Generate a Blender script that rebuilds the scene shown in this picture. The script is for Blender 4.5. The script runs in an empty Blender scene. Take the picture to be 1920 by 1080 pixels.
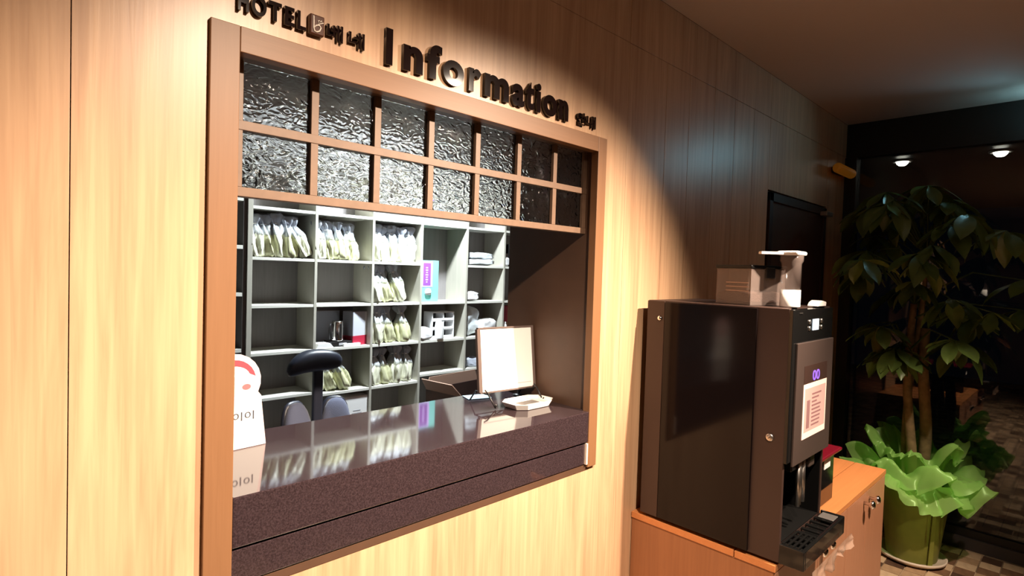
import bpy, bmesh, math, random
from mathutils import Vector, Matrix, noise

random.seed(7)
S = bpy.context.scene
COL = S.collection
PI = math.pi

# ------------------------------------------------------------------ camera
CAM = (0.0, -1.3, 1.70)
yaw, pitch, roll = 0.77195202, -0.02945205, -0.03112882
fwd = Vector((math.sin(yaw) * math.cos(pitch), math.cos(yaw) * math.cos(pitch), math.sin(pitch)))
rgt = Vector((math.cos(yaw), -math.sin(yaw), 0))
dwn = fwd.cross(rgt)
cr, sr = math.cos(roll), math.sin(roll)
r2 = cr * rgt + sr * dwn
d2 = -sr * rgt + cr * dwn
cd = bpy.data.cameras.new('camera')
cd.sensor_width = 36
cd.lens = 1058.9 / 1920 * 36
cd.clip_start = 0.02
cam = bpy.data.objects.new('camera', cd)
COL.objects.link(cam)
cam.matrix_world = Matrix(((r2.x, -d2.x, -fwd.x, CAM[0]), (r2.y, -d2.y, -fwd.y, CAM[1]),
                           (r2.z, -d2.z, -fwd.z, CAM[2]), (0, 0, 0, 1)))
S.camera = cam

# ------------------------------------------------------------------ world, exposure
wd = bpy.data.worlds.new('night')
S.world = wd
wd.use_nodes = True
wd.node_tree.nodes['Background'].inputs[0].default_value = (0.02, 0.025, 0.04, 1)
wd.node_tree.nodes['Background'].inputs[1].default_value = 0.05
S.view_settings.view_transform = 'Standard'
S.view_settings.look = 'None'
S.view_settings.gamma = 1
S.view_settings.exposure = 0.0
S.view_settings.use_curve_mapping = False
S.cycles.max_bounces = 10
S.cycles.sample_clamp_indirect = 6.0
S.cycles.caustics_reflective = False
S.cycles.caustics_refractive = False

# ------------------------------------------------------------------ lamps
WARM = (1.0, 0.78, 0.59)
COOL = (0.86, 0.95, 1.0)


def spot(loc, target, power, angle, blend, color, radius):
    l = bpy.data.lights.new('spot_lamp', 'SPOT')
    l.energy = power
    l.color = color
    l.spot_size = math.radians(angle)
    l.spot_blend = blend
    l.shadow_soft_size = radius
    o = bpy.data.objects.new('spot_lamp', l)
    o.location = loc
    o.rotation_euler = (Vector(target) - Vector(loc)).to_track_quat('-Z', 'Y').to_euler()
    COL.objects.link(o)
    return o


def area(loc, target, power, sx, sy, color):
    l = bpy.data.lights.new('area_lamp', 'AREA')
    l.shape = 'RECTANGLE'
    l.size, l.size_y = sx, sy
    l.energy = power
    l.color = color
    o = bpy.data.objects.new('area_lamp', l)
    o.location = loc
    o.rotation_euler = (Vector(target) - Vector(loc)).to_track_quat('-Z', 'Y').to_euler()
    COL.objects.link(o)
    return o


spot((0.80, -1.45, 2.76), (0.68, 0.0, 0.16), 530, 100, 0.95, WARM, 0.03)
spot((2.10, -1.45, 2.76), (1.02, 0.0, 0.58), 880, 80, 1.0, WARM, 0.02)
spot((2.70, -1.62, 2.76), (3.12, -0.70, 0.45), 600, 58, 1.0, WARM, 0.03)
spot((4.45, -1.08, 2.70), (2.70, 0.0, 2.25), 9, 84, 0.9, (0.36, 0.82, 1.0), 0.04)
area((1.98, 1.34, 2.69), (1.98, 1.38, 0.0), 108, 0.12, 0.12, COOL)

# ------------------------------------------------------------------ materials
def newmat(name):
    m = bpy.data.materials.new(name)
    m.use_nodes = True
    nt = m.node_tree
    return m, nt, nt.nodes['Principled BSDF']


def mat(name, color, rough=0.5, metal=0.0, spec=0.5, emit=None, estr=1.0, trans=0.0, ior=1.45, alpha=1.0,
        coat=0.0, sheen=0.0, var=0.0, bump=0.0, bscale=60.0):
    m, nt, b = newmat(name)
    b.inputs['Base Color'].default_value = (*color, 1)
    b.inputs['Roughness'].default_value = rough
    b.inputs['Metallic'].default_value = metal
    b.inputs['Specular IOR Level'].default_value = spec
    b.inputs['IOR'].default_value = ior
    b.inputs['Transmission Weight'].default_value = trans
    b.inputs['Alpha'].default_value = alpha
    b.inputs['Coat Weight'].default_value = coat
    b.inputs['Sheen Weight'].default_value = sheen
    if emit:
        b.inputs['Emission Color'].default_value = (*emit, 1)
        b.inputs['Emission Strength'].default_value = estr
    if var or bump:
        tc = nt.nodes.new('ShaderNodeTexCoord')
        n = nt.nodes.new('ShaderNodeTexNoise')
        n.inputs['Scale'].default_value = bscale
        n.inputs['Detail'].default_value = 4
        nt.links.new(tc.outputs['Object'], n.inputs['Vector'])
        if var:
            r = nt.nodes.new('ShaderNodeValToRGB')
            r.color_ramp.elements[0].position = 0.3
            r.color_ramp.elements[1].position = 0.7
            r.color_ramp.elements[0].color = (*[c * (1 - var) for c in color], 1)
            r.color_ramp.elements[1].color = (*[min(1, c * (1 + var)) for c in color], 1)
            nt.links.new(n.outputs['Fac'], r.inputs['Fac'])
            nt.links.new(r.outputs['Color'], b.inputs['Base Color'])
        if bump:
            bp = nt.nodes.new('ShaderNodeBump')
            bp.inputs['Strength'].default_value = bump
            bp.inputs['Distance'].default_value = 0.004
            nt.links.new(n.outputs['Fac'], bp.inputs['Height'])
            nt.links.new(bp.outputs['Normal'], b.inputs['Normal'])
    return m


def wood(name, dark, light, rough=0.4, spec=0.5, sx=9.0, sz=0.55, axis='Z', contrast=(0.25, 0.75), streak=0.35):
    """laminate wood; grain runs along axis"""
    m, nt, b = newmat(name)
    L = nt.links.new
    tc = nt.nodes.new('ShaderNodeTexCoord')
    mp = nt.nodes.new('ShaderNodeMapping')
    sc = [sx, sx, sx]
    sc['XYZ'.index(axis)] = sz
    mp.inputs['Scale'].default_value = sc
    L(tc.outputs['Object'], mp.inputs['Vector'])
    n1 = nt.nodes.new('ShaderNodeTexNoise')
    n1.inputs['Scale'].default_value = 1.0
    n1.inputs['Detail'].default_value = 6
    n1.inputs['Roughness'].default_value = 0.6
    n1.inputs['Distortion'].default_value = 1.6
    L(mp.outputs['Vector'], n1.inputs['Vector'])
    mp2 = nt.nodes.new('ShaderNodeMapping')
    sc2 = [sx * 9] * 3
    sc2['XYZ'.index(axis)] = sz * 5
    mp2.inputs['Scale'].default_value = sc2
    L(tc.outputs['Object'], mp2.inputs['Vector'])
    n2 = nt.nodes.new('ShaderNodeTexNoise')
    n2.inputs['Scale'].default_value = 1.0
    n2.inputs['Detail'].default_value = 4
    n2.inputs['Distortion'].default_value = 0.6
    L(mp2.outputs['Vector'], n2.inputs['Vector'])
    mx = nt.nodes.new('ShaderNodeMix')
    mx.inputs[0].default_value = streak
    L(n1.outputs['Fac'], mx.inputs[2])
    L(n2.outputs['Fac'], mx.inputs[3])
    r = nt.nodes.new('ShaderNodeValToRGB')
    r.color_ramp.elements[0].position = contrast[0]
    r.color_ramp.elements[1].position = contrast[1]
    r.color_ramp.elements[0].color = (*dark, 1)
    r.color_ramp.elements[1].color = (*light, 1)
    L(mx.outputs[0], r.inputs['Fac'])
    L(r.outputs['Color'], b.inputs['Base Color'])
    b.inputs['Roughness'].default_value = rough
    b.inputs['Specular IOR Level'].default_value = spec
    bp = nt.nodes.new('ShaderNodeBump')
    bp.inputs['Strength'].default_value = 0.08
    bp.inputs['Distance'].default_value = 0.002
    L(n2.outputs['Fac'], bp.inputs['Height'])
    L(bp.outputs['Normal'], b.inputs['Normal'])
    return m


M = {}
M['wall'] = wood('wall_laminate', (0.38, 0.215, 0.122), (0.60, 0.385, 0.232), 0.36, 0.5, 9.0, 0.55, contrast=(0.3, 0.62))
M['groove'] = mat('wall_groove', (0.24, 0.14, 0.075), 0.7)
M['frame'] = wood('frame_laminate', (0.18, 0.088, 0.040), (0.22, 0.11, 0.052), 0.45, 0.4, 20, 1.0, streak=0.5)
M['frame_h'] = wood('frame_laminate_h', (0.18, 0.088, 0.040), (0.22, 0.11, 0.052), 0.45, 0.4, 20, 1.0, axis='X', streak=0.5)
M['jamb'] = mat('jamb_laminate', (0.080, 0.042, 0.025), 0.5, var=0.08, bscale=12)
M['lattice'] = mat('lattice_wood', (0.155, 0.095, 0.062), 0.45, var=0.1, bscale=40)
M['caulk'] = mat('caulk', (0.75, 0.6, 0.5), 0.6)
M['ceiling'] = mat('ceiling_paint', (0.46, 0.40, 0.38), 0.9)
M['inner_wall'] = mat('inner_wall_paint', (0.36, 0.35, 0.34), 0.85)
M['inner_dark'] = mat('inner_dark', (0.10, 0.07, 0.055), 0.7)
M['lobby_wall'] = mat('lobby_wall_paint', (0.30, 0.21, 0.15), 0.7)
M['black_frame'] = mat('black_frame', (0.012, 0.011, 0.011), 0.45)
M['sill'] = mat('sill_dark', (0.055, 0.045, 0.045), 0.5)
M['door'] = wood('door_dark', (0.05, 0.024, 0.016), (0.075, 0.036, 0.024), 0.35, 0.5, 14, 0.8)
M['door_frame'] = mat('door_frame', (0.03, 0.015, 0.012), 0.4)
M['grey_metal'] = mat('grey_metal', (0.35, 0.33, 0.32), 0.35, 0.8)
M['chrome'] = mat('chrome', (0.8, 0.78, 0.76), 0.15, 1.0)
M['brushed'] = mat('brushed_steel', (0.62, 0.60, 0.58), 0.3, 1.0)
M['black_plastic'] = mat('black_plastic', (0.014, 0.013, 0.013), 0.35)
M['black_matte'] = mat('black_matte', (0.02, 0.018, 0.018), 0.6)
M['gloss_black'] = mat('gloss_black', (0.006, 0.006, 0.006), 0.06, spec=0.6)
M['bay_black'] = mat('bay_black', (0.005, 0.005, 0.005), 0.4, spec=0.2)
M['machine_body'] = mat('machine_body', (0.036, 0.019, 0.015), 0.45, var=0.05, bscale=8)
M['machine_gloss'] = mat('machine_gloss', (0.006, 0.004, 0.004), 0.10, spec=0.25)
M['panel_grey'] = mat('panel_grey', (0.045, 0.031, 0.027), 0.45)
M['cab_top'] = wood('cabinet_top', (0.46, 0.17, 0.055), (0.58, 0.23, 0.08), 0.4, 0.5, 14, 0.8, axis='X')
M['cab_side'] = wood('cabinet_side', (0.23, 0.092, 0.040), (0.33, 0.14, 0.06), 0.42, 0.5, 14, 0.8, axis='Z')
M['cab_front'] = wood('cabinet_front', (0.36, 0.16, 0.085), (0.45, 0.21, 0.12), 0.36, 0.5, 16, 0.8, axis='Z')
M['shelf'] = wood('shelf_laminate', (0.36, 0.345, 0.29), (0.45, 0.43, 0.365), 0.5, 0.4, 30, 2.0)
M['shelf_edge'] = mat('shelf_board', (0.66, 0.65, 0.585), 0.5)
M['shelf_back'] = wood('shelf_back', (0.20, 0.185, 0.185), (0.27, 0.25, 0.25), 0.55, 0.4, 26, 1.2)
M['left_back'] = mat('left_unit_back', (0.16, 0.145, 0.14), 0.6)
M['white_paper'] = mat('white_paper', (0.88, 0.87, 0.85), 0.6)
M['white_plastic'] = mat('white_plastic', (0.86, 0.86, 0.86), 0.35)
M['white_ceramic'] = mat('white_ceramic', (0.85, 0.83, 0.79), 0.2)
M['board_frame'] = mat('board_frame', (0.13, 0.095, 0.085), 0.4)
M['grey_print'] = mat('grey_print', (0.42, 0.42, 0.44), 0.6)
M['letter'] = mat('letter_black', (0.008, 0.004, 0.004), 0.07, spec=0.5)
M['logo'] = mat('logo_brown', (0.075, 0.028, 0.017), 0.25)
M['logo_mark'] = mat('logo_mark', (0.75, 0.68, 0.60), 0.4)
M['chair_fabric'] = mat('chair_fabric', (0.075, 0.090, 0.15), 0.8, sheen=0.3, bump=0.3, bscale=300)
M['chair_black'] = mat('chair_black', (0.016, 0.019, 0.032), 0.38)
M['bag_body'] = mat('bag_body', (0.58, 0.58, 0.36), 0.35, var=0.22, bscale=18, coat=0.4, bump=0.5)
M['bag_white'] = mat('bag_white', (0.68, 0.68, 0.53), 0.35, var=0.14, bscale=18, coat=0.4, bump=0.5)
M['bag_top'] = mat('bag_top_film', (0.60, 0.64, 0.74), 0.2, coat=0.6, alpha=0.55)
M['lilac'] = mat('lilac_card', (0.62, 0.42, 0.85), 0.45)
M['purple'] = mat('purple_print', (0.27, 0.09, 0.42), 0.45)
M['mint'] = mat('mint_card', (0.22, 0.68, 0.62), 0.45)
M['red_card'] = mat('red_card', (0.42, 0.02, 0.05), 0.45)
M['pale_card'] = mat('pale_card', (0.52, 0.54, 0.60), 0.5)
M['grey_cloth'] = mat('grey_cloth', (0.62, 0.66, 0.68), 0.7, var=0.15, bscale=25)
M['brown_box'] = mat('brown_box', (0.040, 0.020, 0.015), 0.6, var=0.15, bscale=10)
M['brown_flap'] = mat('brown_flap', (0.36, 0.23, 0.17), 0.6)
M['red_lid'] = mat('red_lid', (0.13, 0.005, 0.014), 0.25)
M['leaf'] = mat('leaf_green', (0.095, 0.150, 0.034), 0.34, var=0.3, bscale=7)
M['petiole'] = mat('petiole_green', (0.07, 0.11, 0.03), 0.5)
M['bark'] = mat('bark', (0.25, 0.175, 0.085), 0.8, var=0.35, bscale=22, bump=0.5)
M['pot_wrap'] = mat('pot_wrap_olive', (0.20, 0.215, 0.035), 0.6, var=0.12, bscale=9, bump=0.2)
M['soil'] = mat('soil', (0.03, 0.02, 0.012), 0.9, bump=0.8, bscale=50)
M['saucer'] = mat('saucer_cream', (0.62, 0.52, 0.42), 0.4)
M['amber'] = mat('amber_glass', (0.35, 0.13, 0.02), 0.4, emit=(0.9, 0.30, 0.02), estr=0.06)
M['pink_card'] = mat('pink_card', (0.86, 0.50, 0.50), 0.5)
M['red_print'] = mat('red_print', (0.72, 0.055, 0.075), 0.5)
M['dark_pink'] = mat('dark_pink_print', (0.42, 0.13, 0.14), 0.5)
M['white_edge'] = mat('card_edge_pink', (0.88, 0.72, 0.72), 0.5)
M['ink'] = mat('ink', (0.05, 0.05, 0.06), 0.6)
M['lcd'] = mat('lcd_screen', (0.5, 0.6, 0.7), 0.3, emit=(0.72, 0.86, 1.0), estr=0.9)
M['violet'] = mat('violet_digits', (0.1, 0.05, 0.3), 0.3, emit=(0.36, 0.16, 1.0), estr=1.0)
M['backlit'] = mat('backlit_card', (0.7, 0.5, 0.42), 0.4, emit=(1.0, 0.66, 0.50), estr=0.62)
M['backlit_pic'] = mat('backlit_picture', (0.45, 0.28, 0.25), 0.4, emit=(0.62, 0.33, 0.27), estr=0.42)
M['backlit_ink'] = mat('backlit_ink', (0.2, 0.1, 0.1), 0.4, emit=(0.33, 0.17, 0.15), estr=0.4)
M['bulb'] = mat('lamp_bulb', (1, 1, 1), 0.4, emit=(1.0, 0.93, 0.78), estr=14)
M['dim_bulb'] = mat('lamp_bulb_dim', (1, 1, 1), 0.4, emit=(1.0, 0.86, 0.62), estr=1.6)
M['panel_glow'] = mat('panel_glow', (1, 1, 1), 0.4, emit=COOL, estr=6)
M['cyan_glow'] = mat('cyan_glow', (1, 1, 1), 0.4, emit=(0.4, 0.9, 1.0), estr=45)
M['beans'] = mat('brown_powder', (0.05, 0.02, 0.012), 0.7, bump=0.8, bscale=200)
M['grout'] = mat('grout', (0.16, 0.12, 0.09), 0.8)
TILE = [mat('tile_beige', (0.50, 0.36, 0.23), 0.35, var=0.12, bscale=30),
        mat('tile_tan', (0.36, 0.235, 0.14), 0.35, var=0.15, bscale=30),
        mat('tile_brown', (0.17, 0.095, 0.055), 0.35, var=0.2, bscale=30),
        mat('tile_dark', (0.075, 0.042, 0.028), 0.35, var=0.2, bscale=30)]


def mat_granite():
    m, nt, b = newmat('dark_granite')
    L = nt.links.new
    tc = nt.nodes.new('ShaderNodeTexCoord')
    n = nt.nodes.new('ShaderNodeTexNoise')
    n.inputs['Scale'].default_value = 230
    n.inputs['Detail'].default_value = 3
    n.inputs['Roughness'].default_value = 0.75
    L(tc.outputs['Object'], n.inputs['Vector'])
    r = nt.nodes.new('ShaderNodeValToRGB')
    e = r.color_ramp.elements
    e[0].position, e[0].color = 0.36, (0.019, 0.012, 0.014, 1)
    e[1].position, e[1].color = 0.68, (0.050, 0.033, 0.038, 1)
    L(n.outputs['Fac'], r.inputs['Fac'])
    L(r.outputs['Color'], b.inputs['Base Color'])
    b.inputs['Roughness'].default_value = 0.06
    b.inputs['Specular IOR Level'].default_value = 0.9
    return m


M['granite'] = mat_granite()


def mat_ripple_glass():
    m, nt, b = newmat('rippled_glass')
    L = nt.links.new
    tc = nt.nodes.new('ShaderNodeTexCoord')
    mp = nt.nodes.new('ShaderNodeMapping')
    mp.inputs['Scale'].default_value = (24, 24, 40)
    L(tc.outputs['Object'], mp.inputs['Vector'])
    n = nt.nodes.new('ShaderNodeTexNoise')
    n.inputs['Scale'].default_value = 1.3
    n.inputs['Detail'].default_value = 0.5
    n.inputs['Distortion'].default_value = 1.8
    L(mp.outputs['Vector'], n.inputs['Vector'])
    bp = nt.nodes.new('ShaderNodeBump')
    bp.inputs['Strength'].default_value = 1.0
    bp.inputs['Distance'].default_value = 0.0065
    L(n.outputs['Fac'], bp.inputs['Height'])
    L(bp.outputs['Normal'], b.inputs['Normal'])
    b.inputs['Base Color'].default_value = (0.98, 0.99, 1.0, 1)
    b.inputs['Roughness'].default_value = 0.06
    b.inputs['Transmission Weight'].default_value = 1.0
    b.inputs['IOR'].default_value = 1.26
    return m


M['ripple'] = mat_ripple_glass()


def mat_sheet_glass(name, tint, refl):
    m = bpy.data.materials.new(name)
    m.use_nodes = True
    nt = m.node_tree
    nt.nodes.remove(nt.nodes['Principled BSDF'])
    out = nt.nodes['Material Output']
    tr = nt.nodes.new('ShaderNodeBsdfTransparent')
    tr.inputs[0].default_value = (*tint, 1)
    gl = nt.nodes.new('ShaderNodeBsdfGlossy')
    gl.inputs['Roughness'].default_value = 0.02
    fr = nt.nodes.new('ShaderNodeFresnel')
    fr.inputs['IOR'].default_value = refl
    mx = nt.nodes.new('ShaderNodeMixShader')
    nt.links.new(fr.outputs[0], mx.inputs[0])
    nt.links.new(tr.outputs[0], mx.inputs[1])
    nt.links.new(gl.outputs[0], mx.inputs[2])
    nt.links.new(mx.outputs[0], out.inputs[0])
    return m


M['storefront'] = mat_sheet_glass('storefront_glass', (0.75, 0.78, 0.78), 1.6)
M['clear'] = mat('clear_plastic', (0.30, 0.24, 0.22), 0.12, alpha=0.24)


def mat_organza():
    m = bpy.data.materials.new('organza')
    m.use_nodes = True
    nt = m.node_tree
    nt.nodes.remove(nt.nodes['Principled BSDF'])
    out = nt.nodes['Material Output']
    df = nt.nodes.new('ShaderNodeBsdfDiffuse')
    df.inputs[0].default_value = (0.48, 0.84, 0.24, 1)
    tl = nt.nodes.new('ShaderNodeBsdfTranslucent')
    tl.inputs[0].default_value = (0.45, 0.84, 0.22, 1)
    gl = nt.nodes.new('ShaderNodeBsdfGlossy')
    gl.inputs['Roughness'].default_value = 0.35
    gl.inputs[0].default_value = (0.6, 0.9, 0.5, 1)
    tr = nt.nodes.new('ShaderNodeBsdfTransparent')
    tr.inputs[0].default_value = (0.62, 0.92, 0.50, 1)
    a = nt.nodes.new('ShaderNodeMixShader')
    a.inputs[0].default_value = 0.45
    b = nt.nodes.new('ShaderNodeMixShader')
    b.inputs[0].default_value = 0.06
    c = nt.nodes.new('ShaderNodeMixShader')
    c.inputs[0].default_value = 0.40
    L = nt.links.new
    L(df.outputs[0], a.inputs[1])
    L(tl.outputs[0], a.inputs[2])
    L(a.outputs[0], b.inputs[1])
    L(gl.outputs[0], b.inputs[2])
    L(b.outputs[0], c.inputs[1])
    L(tr.outputs[0], c.inputs[2])
    L(c.outputs[0], out.inputs[0])
    return m


M['organza'] = mat_organza()


def mat_floor():
    m, nt, b = newmat('floor_mosaic')
    L = nt.links.new
    tc = nt.nodes.new('ShaderNodeTexCoord')
    br = nt.nodes.new('ShaderNodeTexBrick')
    br.offset = 0.5
    br.inputs['Scale'].default_value = 5.0
    br.inputs['Brick Width'].default_value = 0.6
    br.inputs['Row Height'].default_value = 0.5
    br.inputs['Mortar Size'].default_value = 0.02
    br.inputs['Bias'].default_value = -0.1
    br.inputs['Color1'].default_value = (0.46, 0.33, 0.21, 1)
    br.inputs['Color2'].default_value = (0.07, 0.04, 0.027, 1)
    br.inputs['Mortar'].default_value = (0.16, 0.12, 0.09, 1)
    L(tc.outputs['Object'], br.inputs['Vector'])
    L(br.outputs['Color'], b.inputs['Base Color'])
    b.inputs['Roughness'].default_value = 0.35
    return m


M['floor'] = mat_floor()
M['paving'] = mat_floor()
M['paving'].name = 'paving'

# ------------------------------------------------------------------ helpers
def tag(o, label=None, cat=None, group=None, kind=None):
    if label: o['label'] = label
    if cat: o['category'] = cat
    if group: o['group'] = group
    if kind: o['kind'] = kind
    return o


def empty(name, loc=(0, 0, 0), rz=0.0, label=None, cat=None, group=None, kind=None):
    o = bpy.data.objects.new(name, None)
    COL.objects.link(o)
    o.location = loc
    o.rotation_euler = (0, 0, rz)
    o.empty_display_size = 0.05
    return tag(o, label, cat, group, kind)


class MB:
    """collects shapes; build() links them as one mesh object"""
    def __init__(self):
        self.bm = bmesh.new()

    def _xf(self, vs, mtx):
        if mtx is not None:
            for v in vs: v.co = mtx @ v.co

    def box(self, x0, x1, y0, y1, z0, z1, mtx=None):
        vs = [self.bm.verts.new((x, y, z)) for x in (x0, x1) for y in (y0, y1) for z in (z0, z1)]
        for f in ((0, 1, 3, 2), (4, 6, 7, 5), (0, 4, 5, 1), (2, 3, 7, 6), (0, 2, 6, 4), (1, 5, 7, 3)):
            self.bm.faces.new([vs[i] for i in f])
        self._xf(vs, mtx)
        return self

    def rbox(self, x0, x1, y0, y1, z0, z1, r=0.005, seg=2, mtx=None):
        t = bmesh.new()
        vs = [t.verts.new((x, y, z)) for x in (x0, x1) for y in (y0, y1) for z in (z0, z1)]
        for f in ((0, 1, 3, 2), (4, 6, 7, 5), (0, 4, 5, 1), (2, 3, 7, 6), (0, 2, 6, 4), (1, 5, 7, 3)):
            t.faces.new([vs[i] for i in f])
        bmesh.ops.bevel(t, geom=t.edges[:], offset=r, segments=seg, profile=0.5, affect='EDGES')
        self.merge(t, mtx)
        return self

    def merge(self, t, mtx=None):
        mp = {}
        for v in t.verts:
            mp[v] = self.bm.verts.new(mtx @ v.co if mtx is not None else v.co)
        for f in t.faces:
            nf = self.bm.faces.new([mp[v] for v in f.verts])
            nf.smooth = f.smooth
        t.free()

    def lathe(self, prof, seg=24, c=(0, 0, 0), sx=1.0, sy=1.0, mtx=None, smooth=True):
        """prof: list of (r, z); closed at ends where r>0"""
        rings = []
        allv = []
        for r, z in prof:
            if r <= 1e-6:
                v = self.bm.verts.new((c[0], c[1], c[2] + z))
                rings.append([v]); allv.append(v)
            else:
                ring = []
                for i in range(seg):
                    a = 2 * PI * i / seg
                    ring.append(self.bm.verts.new((c[0] + r * sx * math.cos(a), c[1] + r * sy * math.sin(a), c[2] + z)))
                rings.append(ring); allv += ring
        for a, b in zip(rings[:-1], rings[1:]):
            if len(a) == 1 and len(b) == 1: continue
            for i in range(seg):
                j = (i + 1) % seg
                if len(a) == 1: f = self.bm.faces.new((a[0], b[j], b[i]))
                elif len(b) == 1: f = self.bm.faces.new((a[i], a[j], b[0]))
                else: f = self.bm.faces.new((a[i], a[j], b[j], b[i]))
                f.smooth = smooth
        for ring, rev in ((rings[0], True), (rings[-1], False)):
            if len(ring) > 1:
                self.bm.faces.new(ring[::-1] if rev else ring)
        self._xf(allv, mtx)
        return self

    def tube(self, pts, rad, seg=10, cap=True):
        pts = [Vector(p) for p in pts]
        rads = rad if isinstance(rad, (list, tuple)) else [rad] * len(pts)
        rings = []
        prev = None
        for i, p in enumerate(pts):
            if i == 0: d = pts[1] - p
            elif i == len(pts) - 1: d = p - pts[i - 1]
            else: d = (pts[i + 1] - pts[i - 1])
            d.normalize()
            if prev is None:
                up = Vector((0, 0, 1)) if abs(d.z) < 0.9 else Vector((1, 0, 0))
                u = d.cross(up).normalized()
            else:
                u = (prev - d * prev.dot(d)).normalized()
            prev = u
            w = d.cross(u)
            rings.append([self.bm.verts.new(p + (u * math.cos(2 * PI * k / seg) + w * math.sin(2 * PI * k / seg)) * rads[i]) for k in range(seg)])
        for a, b in zip(rings[:-1], rings[1:]):
            for k in range(seg):
                f = self.bm.faces.new((a[k], a[(k + 1) % seg], b[(k + 1) % seg], b[k]))
                f.smooth = True
        if cap:
            self.bm.faces.new(rings[0][::-1])
            self.bm.faces.new(rings[-1])
        return self

    def prism(self, outline, t0, t1, plane='XZ', mtx=None):
        """extrude a 2-D outline between t0 and t1 along the plane's normal"""
        def P(a, b, t):
            return {'XZ': (a, t, b), 'XY': (a, b, t), 'YZ': (t, a, b)}[plane]
        A = [self.bm.verts.new(P(a, b, t0)) for a, b in outline]
        B = [self.bm.verts.new(P(a, b, t1)) for a, b in outline]
        n = len(A)
        self.bm.faces.new(A)
        self.bm.faces.new(B[::-1])
        for i in range(n):
            j = (i + 1) % n
            self.bm.faces.new((A[i], B[i], B[j], A[j]))
        self._xf(A + B, mtx)
        return self

    def ring_slab(self, outer, hole, y0, y1):
        """rectangle with a rectangular hole, in the XZ plane; outer/hole = (x0,x1,z0,z1)"""
        def R(r, y): return [self.bm.verts.new(p) for p in ((r[0], y, r[2]), (r[1], y, r[2]), (r[1], y, r[3]), (r[0], y, r[3]))]
        oa, ha, ob, hb = R(outer, y0), R(hole, y0), R(outer, y1), R(hole, y1)
        for i in range(4):
            j = (i + 1) % 4
            self.bm.faces.new((oa[i], oa[j], ha[j], ha[i]))
            self.bm.faces.new((ob[j], ob[i], hb[i], hb[j]))
            self.bm.faces.new((oa[j], oa[i], ob[i], ob[j]))
            self.bm.faces.new((ha[i], ha[j], hb[j], hb[i]))
        return self

    def mesh(self, name, m, bevel=0.0, world_off=None):
        if world_off is not None:
            for v in self.bm.verts: v.co -= world_off
        bmesh.ops.recalc_face_normals(self.bm, faces=self.bm.faces[:])
        if bevel:
            es = [e for e in self.bm.edges if len(e.link_faces) == 2 and e.calc_face_angle(0) > 0.6]
            bmesh.ops.bevel(self.bm, geom=es, offset=bevel, segments=2, profile=0.5, affect='EDGES', clamp_overlap=True)
        me = bpy.data.meshes.new(name)
        self.bm.to_mesh(me)
        self.bm.free()
        me.materials.append(M[m] if isinstance(m, str) else m)
        return me

    def build(self, name, m, parent=None, bevel=0.0, world=False):
        off = None
        if world and parent is not None:
            off = Vector(parent.location)
            if parent.parent: off = off + Vector(parent.parent.location)
        me = self.mesh(name, m, bevel, off)
        o = bpy.data.objects.new(name, me)
        COL.objects.link(o)
        if parent is not None: o.parent = parent
        return o


def link(name, me, parent, loc=(0, 0, 0), rot=(0, 0, 0), scale=(1, 1, 1)):
    o = bpy.data.objects.new(name, me)
    COL.objects.link(o)
    o.parent = parent
    o.location, o.rotation_euler, o.scale = loc, rot, scale
    return o


def wbox(name, m, parent, *b, bevel=0.0):
    return MB().box(*b).build(name, m, parent, bevel, world=True)


def text_mesh(body, size, depth, fat=0.0, m='letter'):
    """upright text mesh: x right, z up, front at y=-depth"""
    c = bpy.data.curves.new('txt', 'FONT')
    c.body = body
    c.size = size
    c.extrude = depth / 2
    c.offset = fat
    c.resolution_u = 6
    o = bpy.data.objects.new('txt', c)
    COL.objects.link(o)
    bpy.context.view_layer.update()
    dg = bpy.context.evaluated_depsgraph_get()
    me = bpy.data.meshes.new_from_object(o.evaluated_get(dg))
    bpy.data.objects.remove(o)
    bpy.data.curves.remove(c)
    me.materials.clear()
    me.materials.append(M[m])
    for v in me.vertices:
        x, y, z = v.co
        v.co = (x, -z - depth / 2, y)
    return me


def fit_mesh(me, x0, x1, z0, z1, y=0.0):
    xs = [v.co.x for v in me.vertices]; zs = [v.co.z for v in me.vertices]
    if not xs: return me
    a, b, c, d = min(xs), max(xs), min(zs), max(zs)
    for v in me.vertices:
        v.co.x = x0 + (v.co.x - a) / max(b - a, 1e-6) * (x1 - x0)
        v.co.z = z0 + (v.co.z - c) / max(d - c, 1e-6) * (z1 - z0)
        v.co.y += y
    return me

# ================================================================== SETTING
XE, ZC = 4.66, 2.845          # end wall, ceiling height
# ---- floor
fl = MB().box(-3.2, XE, -4.6, 0.0, -0.06, 0.0).build('floor', 'floor')
fl['kind'] = 'structure'
tm = [MB().box(-0.047, 0.047, -0.047, 0.047, 0, 0.006).mesh('tile', t, 0.0015) for t in TILE]
rt = random.Random(3)
for i in range(11):
    for j in range(11):
        x, y = 3.55 + 0.1 * i, -0.34 - 0.1 * j
        k = rt.choice((0, 0, 1, 1, 2, 3))
        link('tile', tm[k], fl, (x, y, 0.0005), (rt.uniform(-.004, .004), rt.uniform(-.004, .004), 0))
fi = wbox('floor.001', 'inner_dark', None, -1.2, 4.2, 0.0, 2.3, -0.06, 0.0)
fi['kind'] = 'structure'
# ---- ceiling
tag(wbox('ceiling', 'ceiling', None, -3.2, XE, -4.6, 0.0, ZC, ZC + 0.08), kind='structure')
tag(wbox('ceiling.001', 'inner_wall', None, -1.2, 4.2, 0.11, 2.3, 2.745, ZC + 0.08), kind='structure')
# ---- lobby walls out of view
tag(wbox('wall_left', 'lobby_wall', None, -3.28, -3.2, -4.6, 0.1, 0, ZC), kind='structure')
tag(wbox('wall_front', 'lobby_wall', None, -3.2, XE + 0.1, -4.68, -4.6, 0, ZC), kind='structure')
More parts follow.
